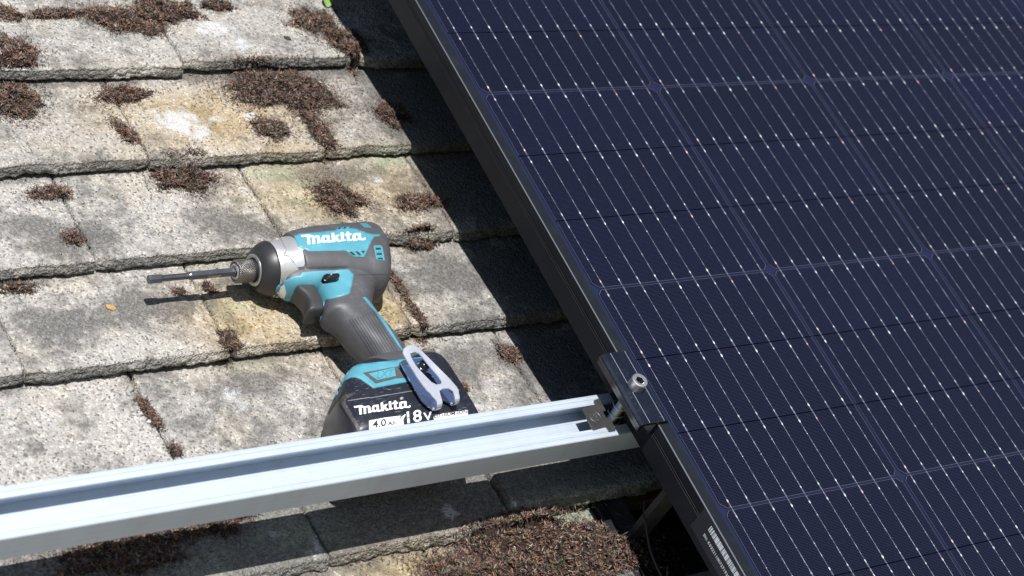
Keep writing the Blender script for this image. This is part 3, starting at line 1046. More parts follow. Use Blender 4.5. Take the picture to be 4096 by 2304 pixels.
# bolt (axis along z): head with hexagon socket, threaded shank
def zturn(mb, prof, n=36, c=(0, 0), m=0, caps=(True, True)):
    mb.loft([[(c[0] + r * math.cos(2 * math.pi * k / n), c[1] + r * math.sin(2 * math.pi * k / n), z) for k in range(n)] for z, r in prof], caps[0], caps[1], m=m)
bolt = MB()
zturn(bolt, [(34.2, 6.3), (34.5, 6.5), (41.6, 6.5), (42.3, 6.1), (42.45, 5.6)], caps=(True, False))
n = 36
hexr = lambda a: 3.0 / max(math.cos(((a + math.pi / 6) % (math.pi / 3)) - math.pi / 6), 0.5)
ang = [2 * math.pi * k / n for k in range(n)]
r1 = [(5.6 * math.cos(a), 5.6 * math.sin(a), 42.45) for a in ang]
r2 = [((hexr(a) + .5) * math.cos(a), (hexr(a) + .5) * math.sin(a), 42.4) for a in ang]
r3 = [(hexr(a) * math.cos(a), hexr(a) * math.sin(a), 41.9) for a in ang]
r4 = [(hexr(a) * math.cos(a), hexr(a) * math.sin(a), 37.5) for a in ang]
bolt.loft([r1, r2, r3], False, False)
bolt.loft([r3, r4], False, True, m=1)
o = bolt.obj('bolt_head', [M['steel'], plainmat('socket_shade', (0.05, 0.05, 0.048), 0.5, 0.5)], clamp)  # socket walls and floor coloured dark to deepen their shade
bm_ = bmesh.new(); bm_.from_mesh(o.data); bmesh.ops.recalc_face_normals(bm_, faces=bm_.faces); bm_.to_mesh(o.data); bm_.free()
th = MB()
prof_ = []
z = 30.0
while z > -17:
    prof_ += [(z, 3.95), (z - 0.6, 3.45)]
    z -= 1.25
zturn(th, prof_[::-1], 24)
th.obj('bolt_shank', M['steel'], o)
sp = MB()
pts = []
for k in range(150):
    t = k / 149
    a = 2 * math.pi * 4.6 * t + 0.4
    zz = -11 + 40 * t
    pts.append((6.3 * math.cos(a), 6.3 * math.sin(a), zz))
sp.tube(pts, 0.42, 6)
sp.obj('spring', M['steel'], clamp, True)
npo = MB()
poly = [(-45.4, -87.4), (-44.6, -86.9), (-32.0, -86.2), (-31.3, -85.6), (-31.2, -82.4), (-30.4, -81.4), (-25.2, -80.6), (-24.9, -81.2), (-25.2, -92), (-28.4, -92.6), (-28.4, -98.6), (-25.6, -99.4), (-25.8, -110.3),
        (-31.6, -110.4), (-32.3, -109.6), (-32.8, -106.6), (-33.6, -106.0), (-44.8, -107.2), (-45.9, -106.4)]
poly = [(p[0] - 2.4, p[1] - 1.8) for p in poly]
npo.prism([(p[0] - CL.x, p[1] - CL.y) for p in poly], -28.45 - CL.z, -27.2 - CL.z)
o = npo.obj('channel_nut_plate', M['dulsteel'], clamp)
em = MB()
zz0 = -27.15 - CL.z
rngE = random.Random(4)
ringv = []
for rr, dz in ((5.1, 0.0), (4.9, 0.35), (4.5, 0.0)):
    ringv += [(-40.2 - CL.x + rr * math.cos(2 * math.pi * k / 32), -98.0 - CL.y + rr * math.sin(2 * math.pi * k / 32), zz0 + dz) for k in range(32)]
em.add(ringv, [(a * 32 + k, a * 32 + (k + 1) % 32, a * 32 + 32 + (k + 1) % 32, a * 32 + 32 + k) for a in (0, 1) for k in range(32)])
for k in range(9):                                    # worn stamped strokes inside the ring, no longer legible
    a = 2 * math.pi * k / 9 + 0.3
    rr = 2.6 + (0.9 if k % 2 else -0.4)
    cxx, cyy = -40.2 - CL.x + rr * math.cos(a), -98.0 - CL.y + rr * math.sin(a)
    L = rngE.uniform(0.8, 1.6); b = rngE.uniform(0, 3.1)
    dx, dy = L * math.cos(b), L * math.sin(b)
    em.add([(cxx - dx - dy * .25, cyy - dy + dx * .25, zz0), (cxx - dx + dy * .25, cyy - dy - dx * .25, zz0), (cxx + dx + dy * .25, cyy + dy - dx * .25, zz0), (cxx + dx - dy * .25, cyy + dy + dx * .25, zz0), (cxx, cyy, zz0 + 0.45)],
           [(0, 1, 4), (1, 2, 4), (2, 3, 4), (3, 0, 4)])
em.obj('stamped_mark', M['dulsteel'], o, True)
nb = MB()
nb.box(-30 - CL.x, -9 - CL.x, -109 - CL.y, -86 - CL.y, -45 - CL.z, -36.8 - CL.z, bev=0.8)
nb.obj('channel_nut', M['dulsteel'], clamp)

# ------------------------------------------------------------------ roof hook, black gutter strip and stems in the gap where a tile is out
hk = tag(empty('roof_hook', (30, -150, -125)), 'grey steel roof hook rising out of the dark gap under the panel edge', 'roof hook')
mb = MB()
HL = Vector((30, -150, -125))
path = [(-60, -133), (-146, -131), (-150, -128), (-152, -122), (-153, -58), (-151.5, -55), (-148, -53.6), (-92, -53.4)]
outer = []; inner = []
for i, p in enumerate(path):
    a = Vector(path[max(i - 1, 0)]); b = Vector(path[min(i + 1, len(path) - 1)])
    t = (b - a).normalized()
    nn = Vector((-t.y, t.x))
    outer.append((p[0] + nn.x * 2.5, p[1] + nn.y * 2.5)); inner.append((p[0] - nn.x * 2.5, p[1] - nn.y * 2.5))
loop = outer + inner[::-1]
n = len(outer)
vv = [(15 - HL.x, q[0] - HL.y, q[1] - HL.z) for q in loop] + [(34 - HL.x, q[0] - HL.y, q[1] - HL.z) for q in loop]
N = len(loop)
ff = [(i, (i + 1) % N, N + (i + 1) % N, N + i) for i in range(N)]
for i in range(n - 1):
    ff.append((i, N - 1 - i, N - 2 - i, i + 1)); ff.append((N + i, N + i + 1, 2 * N - 2 - i, 2 * N - 1 - i))
mb.add(vv, ff)
o = mb.obj('hook_arm', M['galv'], hk)
bm_ = bmesh.new(); bm_.from_mesh(o.data); bmesh.ops.recalc_face_normals(bm_, faces=bm_.faces); bm_.to_mesh(o.data); bm_.free()

mb = MB()
mb.box(-1.5, 9.5, -232, -112, -136, -121, bev=1.2)
o = mb.obj('edge_strip', worn('black_plastic', (0.012, 0.014, 0.020), 0.35, 0, 0.5, 0.15))
tag(o, 'narrow black plastic strip beside the largest moss bed in the gap', 'strip')

# dry stems
def stem(pts, r, label):
    b = Vector(pts[0])
    m_ = MB()
    P = [Vector(p) for p in pts]
    out = []
    for i in range(len(P) - 1):
        for k in range(6):
            t = k / 6
            p0 = P[max(i - 1, 0)]; p1 = P[i]; p2 = P[i + 1]; p3 = P[min(i + 2, len(P) - 1)]
            out.append(0.5 * ((2 * p1) + (p2 - p0) * t + (2 * p0 - 5 * p1 + 4 * p2 - p3) * t * t + (3 * p1 - p0 - 3 * p2 + p3) * t ** 3))
    out.append(P[-1])
    out = [q - b for q in out]
    m_.tube(out, [r * (1 - 0.4 * i / len(out)) for i in range(len(out))], 6)
    o = m_.obj('dry_stem', M['twig'], None, True)
    o.location = b * S
    tag(o, label, 'stem')


def pix(px, py, w):
    p = plane(px, py, w)
    return (p.x, p.y, p.z)


stem([pix(2645, 2304, -112), pix(2604, 2210, -106), pix(2584, 2110, -98), pix(2575, 2050, -94), pix(2578, 2003, -92)], 1.1, 'long bent dry stem standing in the dark gap beside the moss')
stem([pix(2670, 2330, -112), pix(2669, 2290, -108), pix(2671, 2262, -106)], 1.0, 'short dry stem stub at the bottom edge beside the panel frame')
stem([pix(2484, 2150, -112), pix(2500, 2134, -108), pix(2529, 2121, -106)], 0.6, 'thin pale dry stem on the right rim of the moss bed')
# ------------------------------------------------------------------ cordless impact driver lying on its side
TILT = math.radians(-5.0)
DO = Vector((-157.3, 121.1, -94))
T = Matrix.Translation(DO) @ Matrix.Rotation(TILT, 4, 'X')      # mm
TI = T.inverted()
drill = tag(empty('impact_driver', DO, (TILT, 0, 0)), 'teal and black cordless impact driver lying on its side on the tiles behind the rail', 'impact driver')

M['rubber'] = worn('grey_rubber', (0.074, 0.075, 0.082), 0.5, 0, 0.45, 0.22, 0.12, grain=0.6, dustcol=(0.28, 0.28, 0.28))
M['rubber2'] = worn('grey_rubber_dark', (0.040, 0.040, 0.043), 0.5, 0, 0.45, 0.12, dustcol=(0.28, 0.26, 0.25))
M['teal'] = worn('teal_plastic', (0.085, 0.295, 0.375), 0.42, 0, 0.45, 0.05, 0.12, dustcol=(0.5, 0.6, 0.6))
M['tealdark'] = worn('teal_plastic_recess', (0.045, 0.24, 0.275), 0.5, 0, 0.4, 0.02)
M['silver'] = worn('silver_gear_case', (0.64, 0.64, 0.64), 0.32, 0.65, 0.5, 0.08, 0.08)
M['bumper'] = worn('black_bumper', (0.024, 0.025, 0.028), 0.42, 0, 0.5, 0.12, dustcol=(0.16, 0.16, 0.17))
M['battery'] = worn('black_battery_plastic', (0.014, 0.016, 0.024), 0.34, 0, 0.5, 0.10, 0.9, dustcol=(0.26, 0.26, 0.29))
M['scuff'] = worn('scuffed_black_plastic', (0.045, 0.046, 0.05), 0.6, 0, 0.4, 0.55, 0.5, dustcol=(0.30, 0.29, 0.28))
M['groove'] = plainmat('rubber_groove', (0.022, 0.022, 0.025), 0.7)
M['slot'] = plainmat('dark_recess', (0.006, 0.008, 0.009), 0.7)
M['switch'] = worn('gloss_black_switch', (0.012, 0.013, 0.018), 0.28, 0, 0.5, 0.06)
M['chrome'] = worn('scratched_chrome', (0.78, 0.80, 0.87), 0.24, 0.62, 0.5, 0.04, 0.8, dustcol=(0.9, 0.9, 0.9))
M['lens'] = plainmat('clear_lens', (0.62, 0.66, 0.66), 0.12, 0.15, 0.6, coat=1.0)


def se(c0, c1, a, b, e=2.6, n=48):
    out = []
    for k in range(n):
        t = 2 * math.pi * k / n
        ct, st = math.cos(t), math.sin(t)
        out.append((c0 + a * abs(ct) ** (2 / e) * (1 if ct > 0 else -1), c1 + b * abs(st) ** (2 / e) * (1 if st > 0 else -1)))
    return out


def interp(rows, k):
    """smooth interpolation of station rows, k extra stations between each pair"""
    out = []
    for i in range(len(rows) - 1):
        p0 = rows[max(i - 1, 0)]; p1 = rows[i]; p2 = rows[i + 1]; p3 = rows[min(i + 2, len(rows) - 1)]
        for s in range(k):
            t = s / k
            out.append([0.5 * (2 * b + (c - a) * t + (2 * a - 5 * b + 4 * c - d) * t * t + (3 * b - a - 3 * c + d) * t ** 3) for a, b, c, d in zip(p0, p1, p2, p3)])
    out.append(list(rows[-1]))
    return out


def fixn(o):
    b = bmesh.new(); b.from_mesh(o.data)
    bmesh.ops.recalc_face_normals(b, faces=b.faces)
    b.to_mesh(o.data); b.free()
    return o


def remesh(mb, vox, smooth):
    me = bpy.data.meshes.new('work')
    me.from_pydata(mb.v, [], mb.f)
    b = bmesh.new(); b.from_mesh(me)
    bmesh.ops.recalc_face_normals(b, faces=b.faces)
    bmesh.ops.triangulate(b, faces=[f for f in b.faces if len(f.verts) > 4])
    b.to_mesh(me); b.free()
    o = bpy.data.objects.new('work', me)
    COL.objects.link(o)
    r = o.modifiers.new('r', 'REMESH'); r.mode = 'VOXEL'; r.voxel_size = vox
    s = o.modifiers.new('s', 'SMOOTH'); s.iterations = smooth; s.factor = 0.5
    dg = bpy.context.evaluated_depsgraph_get()
    ev = o.evaluated_get(dg)
    m2 = bpy.data.meshes.new_from_object(ev)
    v = [tuple(x.co) for x in m2.vertices]; f = [tuple(p.vertices) for p in m2.polygons]
    bpy.data.objects.remove(o); bpy.data.meshes.remove(me); bpy.data.meshes.remove(m2)
    return v, f


# --- housing: motor head, throat and grip as one continuous shell
mb = MB()
head = [(-27, -24.0, 24.6, 23.8), (-15, -27, 27.2, 25.2), (0, -29.5, 28.6, 26), (20, -33.5, 29.6, 26), (36, -37.5, 30.2, 25.6), (44, -34.5, 30.2, 25), (50, -25, 29.8, 24), (55, -13, 28, 22), (59, 0, 25, 18), (60.5, 6, 22, 14)]
mb.loft([[(r[0], p[0], p[1]) for p in se((r[1] + r[2]) / 2, 0, (r[2] - r[1]) / 2, r[3], 2.9)] for r in interp(head, 3)])
throat = [(-46, -19, -12, 7), (-42, -25.5, -8, 12), (-34, -29.0, 0, 16), (-20, -30.5, 0, 18.5), (0, -32, 0, 19.5), (20, -36, 0, 20)]
mb.loft([[(r[0], p[0], p[1]) for p in se((r[1] + r[2]) / 2, 0, (r[2] - r[1]) / 2, r[3], 2.8)] for r in interp(throat, 3)])
grip = [(-20, -16, 34, 19), (-34, -17, 33, 18.5), (-46, -20, 25, 18), (-54, -24, 20, 17.2), (-58, -24, 18.5, 17), (-62, -19.5, 18.4, 17), (-70, -15.8, 19.4, 17.6), (-80, -14.2, 22, 18), (-90, -10.8, 23.6, 18), (-100, -7, 25, 17.4), (-112, -6, 26, 17.5), (-124, -8, 28, 18)]
mb.loft([[(p[0], r[0], p[1]) for p in se((r[1] + r[2]) / 2, 0, (r[2] - r[1]) / 2, r[3], 2.5)] for r in interp(grip, 3)])
hv, hf = remesh(mb, 0.9, 10)
housing = obj('housing', hv, hf, M['rubber'], drill, True)
# --- nose
mb = MB()
mb.turn([(-49, 20.4), (-46, 21.6), (-40, 22.4), (-32, 23.4), (-24, 24.6), (-18, 25.0)], 56)
nose = (mb.v, mb.f)
fixn(mb.obj('gear_case', M['silver'], drill, True))
mb = MB()
mb.turn([(-58.6, 11.5), (-59.2, 12.4), (-59.2, 13.6), (-58.4, 15.4), (-55.5, 18.2), (-52, 20.4), (-49, 21.8), (-47.6, 22.1), (-47.4, 21.0)], 56, cap1=True)
bump = (mb.v, mb.f)
fixn(mb.obj('nose_bumper', M['bumper'], drill, True))
mb = MB()
mb.turn([(-58.0, 9.6), (-60.1, 9.8), (-60.3, 10.2), (-60.3, 12.2), (-60.0, 12.7), (-58.0, 12.8)], 48, cap0=False, cap1=False)
fixn(mb.obj('nose_ring', M['steel'], drill, False))
mb = MB()
mb.turn([(-57.5, 9.0), (-62.5, 9.0), (-62.5, 8.6), (-57.5, 8.6)], 40)
sleeve_back = mb
mb2 = MB()
mb2.turn([(-62.4, 8.9), (-62.6, 9.4), (-74.9, 9.4), (-75.8, 8.7), (-76.0, 7.4), (-75.2, 6.9), (-74.6, 6.6)], 64, cap0=True, cap1=True)
km = NT('knurled_steel')
co = km.coords(False)
sx = km.n('SeparateXYZ'); km.l(co, sx.inputs[0])
th_ = km.math('ARCTAN2', sx.outputs[1], sx.outputs[2])
a_ = km.math('SINE', km.math('ADD', km.math('MULTIPLY', th_, 30), km.math('MULTIPLY', sx.outputs[0], 4200)))
b_ = km.math('SINE', km.math('SUBTRACT', km.math('MULTIPLY', th_, 30), km.math('MULTIPLY', sx.outputs[0], 4200)))
kk = km.math('MAXIMUM', a_, b_)
rust = km.noise(co, 260, 4, 0.7)
kc = km.mix(km.ss(kk, 0.2, 0.95), (0.05, 0.045, 0.042), (0.42, 0.40, 0.385))
kc = km.mix(km.math('MULTIPLY', km.ss(rust.outputs[0], 0.6, 0.68), 0.7), kc, (0.22, 0.075, 0.04))
M['knurl'] = km.set(color=kc, rough=0.38, metal=0.8, normal=km.bump(kk, 0.0004, 0.8))
o = fixn(mb2.obj('chuck_sleeve', M['knurl'], drill, True))
fixn(sleeve_back.obj('sleeve_gap', M['slot'], o))
mb = MB()
mb.turn([(-75.0, 6.7), (-75.9, 6.4), (-76.6, 5.6), (-76.4, 4.6), (-74, 4.2)], 40, cap0=False)
fixn(mb.obj('collar', M['steel'], o, True))
# --- driver bit
bit = MB()


def hexring(x, r, rot=0.26):
    return [(x, r * math.cos(rot + math.pi / 3 * k), r * math.sin(rot + math.pi / 3 * k)) for k in range(6)]


bit.loft([hexring(-70, 3.66), hexring(-113.6, 3.66), hexring(-114.6, 2.9)])
bit.turn([(-114.2, 3.2), (-115.6, 2.75), (-118, 2.55), (-137.4, 2.5), (-138.4, 2.8), (-138.6, 3.1)], 24)
bit.loft([hexring(-138.3, 3.0), hexring(-138.8, 3.75), hexring(-148.4, 3.75), hexring(-149.0, 3.3)])
o = fixn(bit.obj('driver_bit', M['darksteel'], drill))
bitmesh = (bit.v, bit.f)
# --- trigger
mb = MB()
trg = [(-23.5, -35, -18, 8.0), (-26, -37.4, -19, 9.4), (-31, -36.8, -20, 9.8), (-37, -34.4, -20.5, 9.8), (-43, -33.8, -21, 9.8), (-48.5, -35.2, -22, 9.8), (-52.5, -37.6, -23, 9.4), (-54.2, -36.2, -24, 8)]
mb.loft([[(p[0], r[0], p[1]) for p in se((r[1] + r[2]) / 2, 0, (r[2] - r[1]) / 2, r[3], 4.2, 40)] for r in interp(trg, 4)])
fixn(mb.obj('trigger', M['rubber2'], drill, True))
trigmesh = (list(mb.v), list(mb.f))
# --- battery foot and battery
foot = [(-115, -14, 27, 17.6), (-117, -22, 32, 21.5), (-119.5, -30, 35, 26), (-124, -38, 38, 29.6), (-130, -46, 40, 31.6), (-137, -52.5, 41.2, 32.2)]
mb = MB()
mb.loft([[(p[0], r[0], p[1]) for p in se((r[1] + r[2]) / 2, 0, (r[2] - r[1]) / 2, r[3], 3.2, 64)] for r in interp(foot, 4)])
fixn(mb.obj('battery_foot', M['rubber'], drill, True))
footmesh = (list(mb.v), list(mb.f))
bat = [(-122.5, -33, 36, 26), (-126, -40, 39, 29.3), (-131, -47, 41, 31.6), (-140, -55.5, 41.8, 32.8), (-152, -63, 42.2, 33.2), (-170, -70.5, 42.4, 33.4), (-186, -74.5, 42.4, 33), (-192, -76, 42.3, 30.5), (-196, -76, 42, 26), (-198.6, -75.6, 41.8, 21), (-202, -74.5, 41, 14), (-203.5, -72, 38, 8)]
mb = MB()
mb.loft([[(p[0], r[0], p[1]) for p in se((r[1] + r[2]) / 2, 0, (r[2] - r[1]) / 2, r[3], 5.5, 88)] for r in interp(bat, 4)])
battery = fixn(mb.obj('battery', M['battery'], drill, True))
batmesh = (list(mb.v), list(mb.f))


# --- outlines laid on the real surface of the tool
def bvh_of(*parts):
    V = []; F = []
    for v, f in parts:
        b = len(V)
        V += [T @ Vector(p) for p in v]
        F += [tuple(b + i for i in q) for q in f]
    return BVHTree.FromPolygons(V, F)


BH = bvh_of((hv, hf), nose, bump)
sm = MB()
sm.loft([[(r[0], p[0], p[1]) for p in se((r[1] + r[2]) / 2, 0, (r[2] - r[1]) / 2, r[3], 2.9)] for r in interp(head, 3)])
sm.add(*nose)
BS = bvh_of(remesh(sm, 1.0, 22))
BF = bvh_of(footmesh, batmesh, (hv, hf))
BB = bvh_of(bitmesh)


def hit(bvh, p):
    return bvh.ray_cast(CAM, raydir(*p))


FLAT = [None]


def put(bvh, p, cen, off):
    q = p
    for k in range(30):
        co, nr, ix, d = hit(bvh, q)
        if co is not None and abs(nr.dot(raydir(*q))) > 0.06:
            if nr.dot(raydir(*q)) > 0:
                nr = -nr
            if FLAT[0] is not None and off > 0:
                nr = FLAT[0]
            return TI @ (co + nr * off)
        q = (q[0] + (cen[0] - q[0]) * 0.04, q[1] + (cen[1] - q[1]) * 0.04)
    return None


def dense(poly, step):
    out = []
    n = len(poly)
    for i in range(n):
        a, b = poly[i], poly[(i + 1) % n]
        L = math.hypot(b[0] - a[0], b[1] - a[1])
        m = max(1, int(L / step))
        for k in range(m):
            out.append((a[0] + (b[0] - a[0]) * k / m, a[1] + (b[1] - a[1]) * k / m))
    return out


def inside(p, poly):
    x, y = p; r = False; n = len(poly)
    for i in range(n):
        x1, y1 = poly[i]; x2, y2 = poly[(i + 1) % n]
        if (y1 > y) != (y2 > y) and x < (x2 - x1) * (y - y1) / (y2 - y1) + x1:
            r = not r
    return r


def laid(name, loops, bvh, off, mat, parent=None, step=9, rim=None, smooth=False):
    """cover the area inside the outline(s) with a thin real skin standing `off` mm proud of the body"""
    loops = [dense(l, step) for l in loops]
    vs_, es = [], []
    for l in loops:
        b = len(vs_)
        vs_ += [Vector(p) for p in l]
        es += [(b + i, b + (i + 1) % len(l)) for i in range(len(l))]
    nb = len(vs_)
    xs = [p.x for p in vs_]; ys = [p.y for p in vs_]
    x = min(xs) + step * 0.5
    while x < max(xs):
        y = min(ys) + step * 0.5
        while y < max(ys):
            if inside((x, y), loops[0]) and not any(inside((x, y), h) for h in loops[1:]):
                if min((p.x - x) ** 2 + (p.y - y) ** 2 for p in vs_[:nb]) > (step * 0.4) ** 2:
                    vs_.append(Vector((x, y)))
            y += step
        x += step
    r = geometry.delaunay_2d_cdt(vs_, es, [], 2 if len(loops) > 1 else 1, 1e-4)
    P, F, orig = r[0], r[2], r[3]
    cen = (sum(p[0] for p in loops[0]) / len(loops[0]), sum(p[1] for p in loops[0]) / len(loops[0]))
    out = [put(bvh, (p.x, p.y), cen, off) for p in P]
    F = [tuple(f) for f in F if all(out[i] is not None for i in f) and not any(inside((sum(P[i].x for i in f) / len(f), sum(P[i].y for i in f) / len(f)), h) for h in loops[1:])]
    out = [tuple(p) if p is not None else (0, 0, 0) for p in out]
    if rim is not None:
        cnt = {}
        for f in F:
            for i in range(len(f)):
                a, b = f[i], f[(i + 1) % len(f)]
                cnt[(a, b)] = 1
        low = {}
        for (a, b) in list(cnt):
            if (b, a) not in cnt:
                for k in (a, b):
                    if k not in low:
                        q = put(bvh, (P[k].x, P[k].y), cen, rim)
                        low[k] = len(out)
                        out.append(tuple(q))
                F.append((b, a, low[a], low[b]))
    return obj(name, out, F, mat, parent or drill, smooth)


def lettering(name, body, p0, px, pu, bvh, off, mat, parent=None, bold=0.0, space=1.0):
    """text whose baseline runs p0 to px and whose capital height is p0 to pu"""
    v, f = text_mesh(body, 1.0, bold, space)
    x0 = min(a[0] for a in v); x1 = max(a[0] for a in v)
    out = []
    for a in v:
        s_ = (a[0] - x0) / (x1 - x0); t_ = a[1] / 0.7
        q = (p0[0] + (px[0] - p0[0]) * s_ + (pu[0] - p0[0]) * t_, p0[1] + (px[1] - p0[1]) * s_ + (pu[1] - p0[1]) * t_)
        w_ = put(bvh, q, p0, off)
        out.append(tuple(w_) if w_ is not None else None)
    f = [q for q in f if all(out[i] is not None for i in q)]
    out = [p if p is not None else (0, 0, 0) for p in out]
    return obj(name, out, f, mat, parent or drill)


Z1 = lambda l: [(900 + x * .3451, 850 + y * .3451) for x, y in l]
Z3 = lambda l: [(1200 + x * .345, 1250 + y * .345) for x, y in l]
Z8 = lambda l: [(1150 + x * .1747, 900 + y * .1747) for x, y in l]
ZB = lambda l: [(1200 + x * .1656, 1500 + y * .1656) for x, y in l]

laid('silver_cheek', [Z1([(478, 372), (600, 300), (650, 310), (712, 440), (692, 497), (735, 505), (790, 570), (840, 640), (882, 712), (860, 726), (780, 752), (700, 792), (640, 830), (600, 865), (580, 920), (572, 960), (600, 1012), (640, 1040), (560, 1010), (495, 985), (545, 850), (562, 700), (541, 500)])], BS, 1.1, M['silver'], None, 8, -0.6, True)
tp = laid('teal_panel', [Z1([(800, 280), (850, 250), (1285, 208), (1300, 175), (1430, 165), (1490, 180), (1690, 252), (1800, 255), (1812, 270), (1725, 285), (1700, 330), (1615, 518), (1490, 518), (1415, 452), (1395, 445), (975, 452), (850, 400)])], BH, 0.45, M['teal'], None, 9, -0.3, True)
for l in ([(1425, 457), (1465, 455), (1520, 505), (1480, 510)], [(1495, 453), (1530, 451), (1585, 505), (1550, 508)], [(1570, 449), (1620, 446), (1600, 490)],
          [(1310, 180), (1347, 178), (1330, 200), (1296, 203)], [(1375, 177), (1410, 173), (1395, 196), (1360, 198)], [(1442, 176), (1482, 183), (1427, 190)]):
    laid('vent_slot', [Z1(l)], BH, 0.6, M['tealdark'], tp, 6)
    cx = sum(a for a, b in l) / len(l); cy = sum(b for a, b in l) / len(l)
    laid('vent_slot', [Z1([(cx + (a - cx) * .75 + 3, cy + (b - cy) * .7 - 2) for a, b in l])], BH, 0.7, M['slot'], tp, 6)
rv = laid('rear_vent', [Z1([(1720, 392), (1735, 384), (1805, 384), (1822, 405), (1850, 558), (1762, 551), (1750, 530)])], BH, 0.35, M['teal'], None, 8, -0.3)
for l in ([(1735, 396), (1800, 396), (1808, 436), (1742, 438)], [(1745, 458), (1812, 455), (1820, 496), (1752, 498)], [(1755, 515), (1822, 512), (1830, 549), (1765, 547)]):
    laid('vent_slot', [Z1(l)], BH, 0.5, M['tealdark'], rv, 6)
    a, b, c, d = l
    laid('vent_slot', [Z1([((a[0] + d[0]) / 2 + 6, (a[1] + d[1]) / 2), ((b[0] + c[0]) / 2 - 3, (b[1] + c[1]) / 2), (c[0] - 3, c[1] - 3), (d[0] + 4, d[1] - 3)])], BH, 0.6, M['slot'], rv, 6)
tv = laid('top_vent', [Z1([(1562, 130), (1640, 129), (1700, 178), (1612, 175)])], BH, 0.3, M['teal'], None, 8)
for q in (138, 150, 162):
    laid('vent_slot', [Z1([(1575 + (q - 138) * 1.3, q), (1650 + (q - 138) * 1.3, q - 1), (1656 + (q - 138) * 1.3, q + 4), (1581 + (q - 138) * 1.3, q + 5)])], BH, 0.45, M['tealdark'], tv, 6)
laid('teal_throat', [Z1([(585, 905), (600, 862), (640, 822), (700, 787), (790, 742), (880, 717), (892, 695), (1040, 680), (1420, 660), (1445, 672), (1492, 725), (1450, 935), (1425, 955), (1160, 1022), (1150, 1060), (1135, 1130), (1110, 1240), (1070, 1340), (1032, 1345), (1027, 1310), (1080, 1200), (1098, 1100), (1085, 1040), (1045, 950), (990, 915), (900, 932), (790, 990), (770, 1075), (700, 1066), (620, 1008), (578, 950)])], BH, 0.5, M['teal'], None, 9, -0.3, True)
laid('crease_line', [Z1([(840, 632), (1400, 618), (1440, 626), (1400, 640), (860, 662)])], BH, 0.12, M['rubber2'], housing, 8)
laid('seam_line', [Z1([(1500, 722), (1890, 712), (1890, 716), (1500, 727)])], BH, 0.15, M['rubber2'], housing, 8)
FLAT[0] = (T.to_3x3() @ Vector((-0.75, -0.3, 0.55))).normalized()
laid('work_light', [Z1([(690, 838), (700, 870), (713, 945), (672, 1048), (640, 1038), (593, 985), (605, 930), (640, 872)])], BH, 1.2, M['lens'], None, 8, 0.2)
FLAT[0] = None
FLAT[0] = (T.to_3x3() @ Vector((0.0, -0.12, 1))).normalized()
sw = laid('direction_switch', [Z1([(1105, 808), (1118, 772), (1150, 756), (1280, 748), (1302, 762), (1300, 790), (1270, 812), (1145, 836), (1115, 828)])], BH, 5.0, M['switch'], None, 6, -0.2)
laid('switch_groove', [Z1([(1165, 800), (1272, 782), (1274, 790), (1168, 810)])], BH, 5.15, M['slot'], sw, 6)
FLAT[0] = None

LOGO = [
    [[(300, 252), (330, 292), (438, 280), (455, 460), (518, 455), (505, 300), (540, 290), (556, 300), (566, 450), (628, 445), (618, 300), (655, 292), (668, 300), (680, 435), (735, 430), (790, 400), (785, 375), (745, 385), (735, 300), (720, 270), (690, 258), (640, 262), (600, 270), (560, 262), (505, 238)]],
    [[(775, 310), (795, 265), (840, 250), (945, 245), (958, 375), (1000, 370), (1002, 408), (960, 416), (915, 416), (900, 398), (860, 418), (800, 412), (778, 385)], [(830, 300), (893, 292), (899, 368), (840, 376)]],
    [[(998, 205), (1060, 198), (1068, 290), (1110, 250), (1185, 240), (1130, 310), (1190, 365), (1216, 362), (1214, 392), (1150, 405), (1085, 345), (1084, 405), (1015, 410)]],
    [[(1208, 190), (1270, 182), (1275, 225), (1278, 240), (1282, 350), (1320, 345), (1320, 375), (1225, 388), (1212, 240)]],
    [[(1340, 180), (1400, 170), (1405, 212), (1450, 208), (1455, 245), (1410, 248), (1415, 345), (1470, 340), (1472, 370), (1375, 385), (1355, 360), (1348, 255), (1305, 258), (1302, 222), (1343, 218)]],
    [[(1480, 270), (1495, 220), (1540, 205), (1660, 200), (1672, 215), (1680, 330), (1740, 325), (1745, 305), (1775, 305), (1780, 345), (1740, 365), (1640, 360), (1610, 350), (1570, 378), (1500, 375), (1482, 350)], [(1545, 252), (1605, 247), (1612, 325), (1552, 333)]],
]
for lt in LOGO:
    laid('lettering', [Z8(l) for l in lt], BH, 0.85, M['paint'], tp, 7, 0.4)
# the same word on the battery: affine from three matched points
src = [(300, 252), (1780, 330), (485, 458)]
dst = [(1414.5, 1626.7), (1641.5, 1626.5), (1442.5, 1659.5)]
A_ = Matrix(((src[0][0], src[0][1], 1), (src[1][0], src[1][1], 1), (src[2][0], src[2][1], 1)))
ax = A_.inverted() @ Vector([d[0] for d in dst]); ay = A_.inverted() @ Vector([d[1] for d in dst])
aff = lambda l: [(ax[0] * x + ax[1] * y + ax[2], ay[0] * x + ay[1] * y + ay[2]) for x, y in l]

laid('grip_stripe', [Z3([(852, 0), (905, 0), (962, 72), (1075, 240), (1145, 350), (1203, 425), (1200, 530), (1130, 395), (1040, 270), (920, 90)]) if False else Z1([(1592, 985), (1625, 982), (1745, 1110), (1830, 1215), (1835, 1235), (1985, 1470), (2085, 1640), (2000, 1540), (1900, 1390), (1740, 1150)])], BH, 0.4, M['teal'], None, 8, -0.2)
for i in range(10):
    a = (572 + i * 30, 92 - i * 12); b = (878 + i * 33, 560 - i * 4)
    laid('grip_groove', [Z3([a, (a[0] + 5, a[1] - 2), (b[0] + 5, b[1] - 2), b])], BH, 0.15, M['groove'], housing, 10)

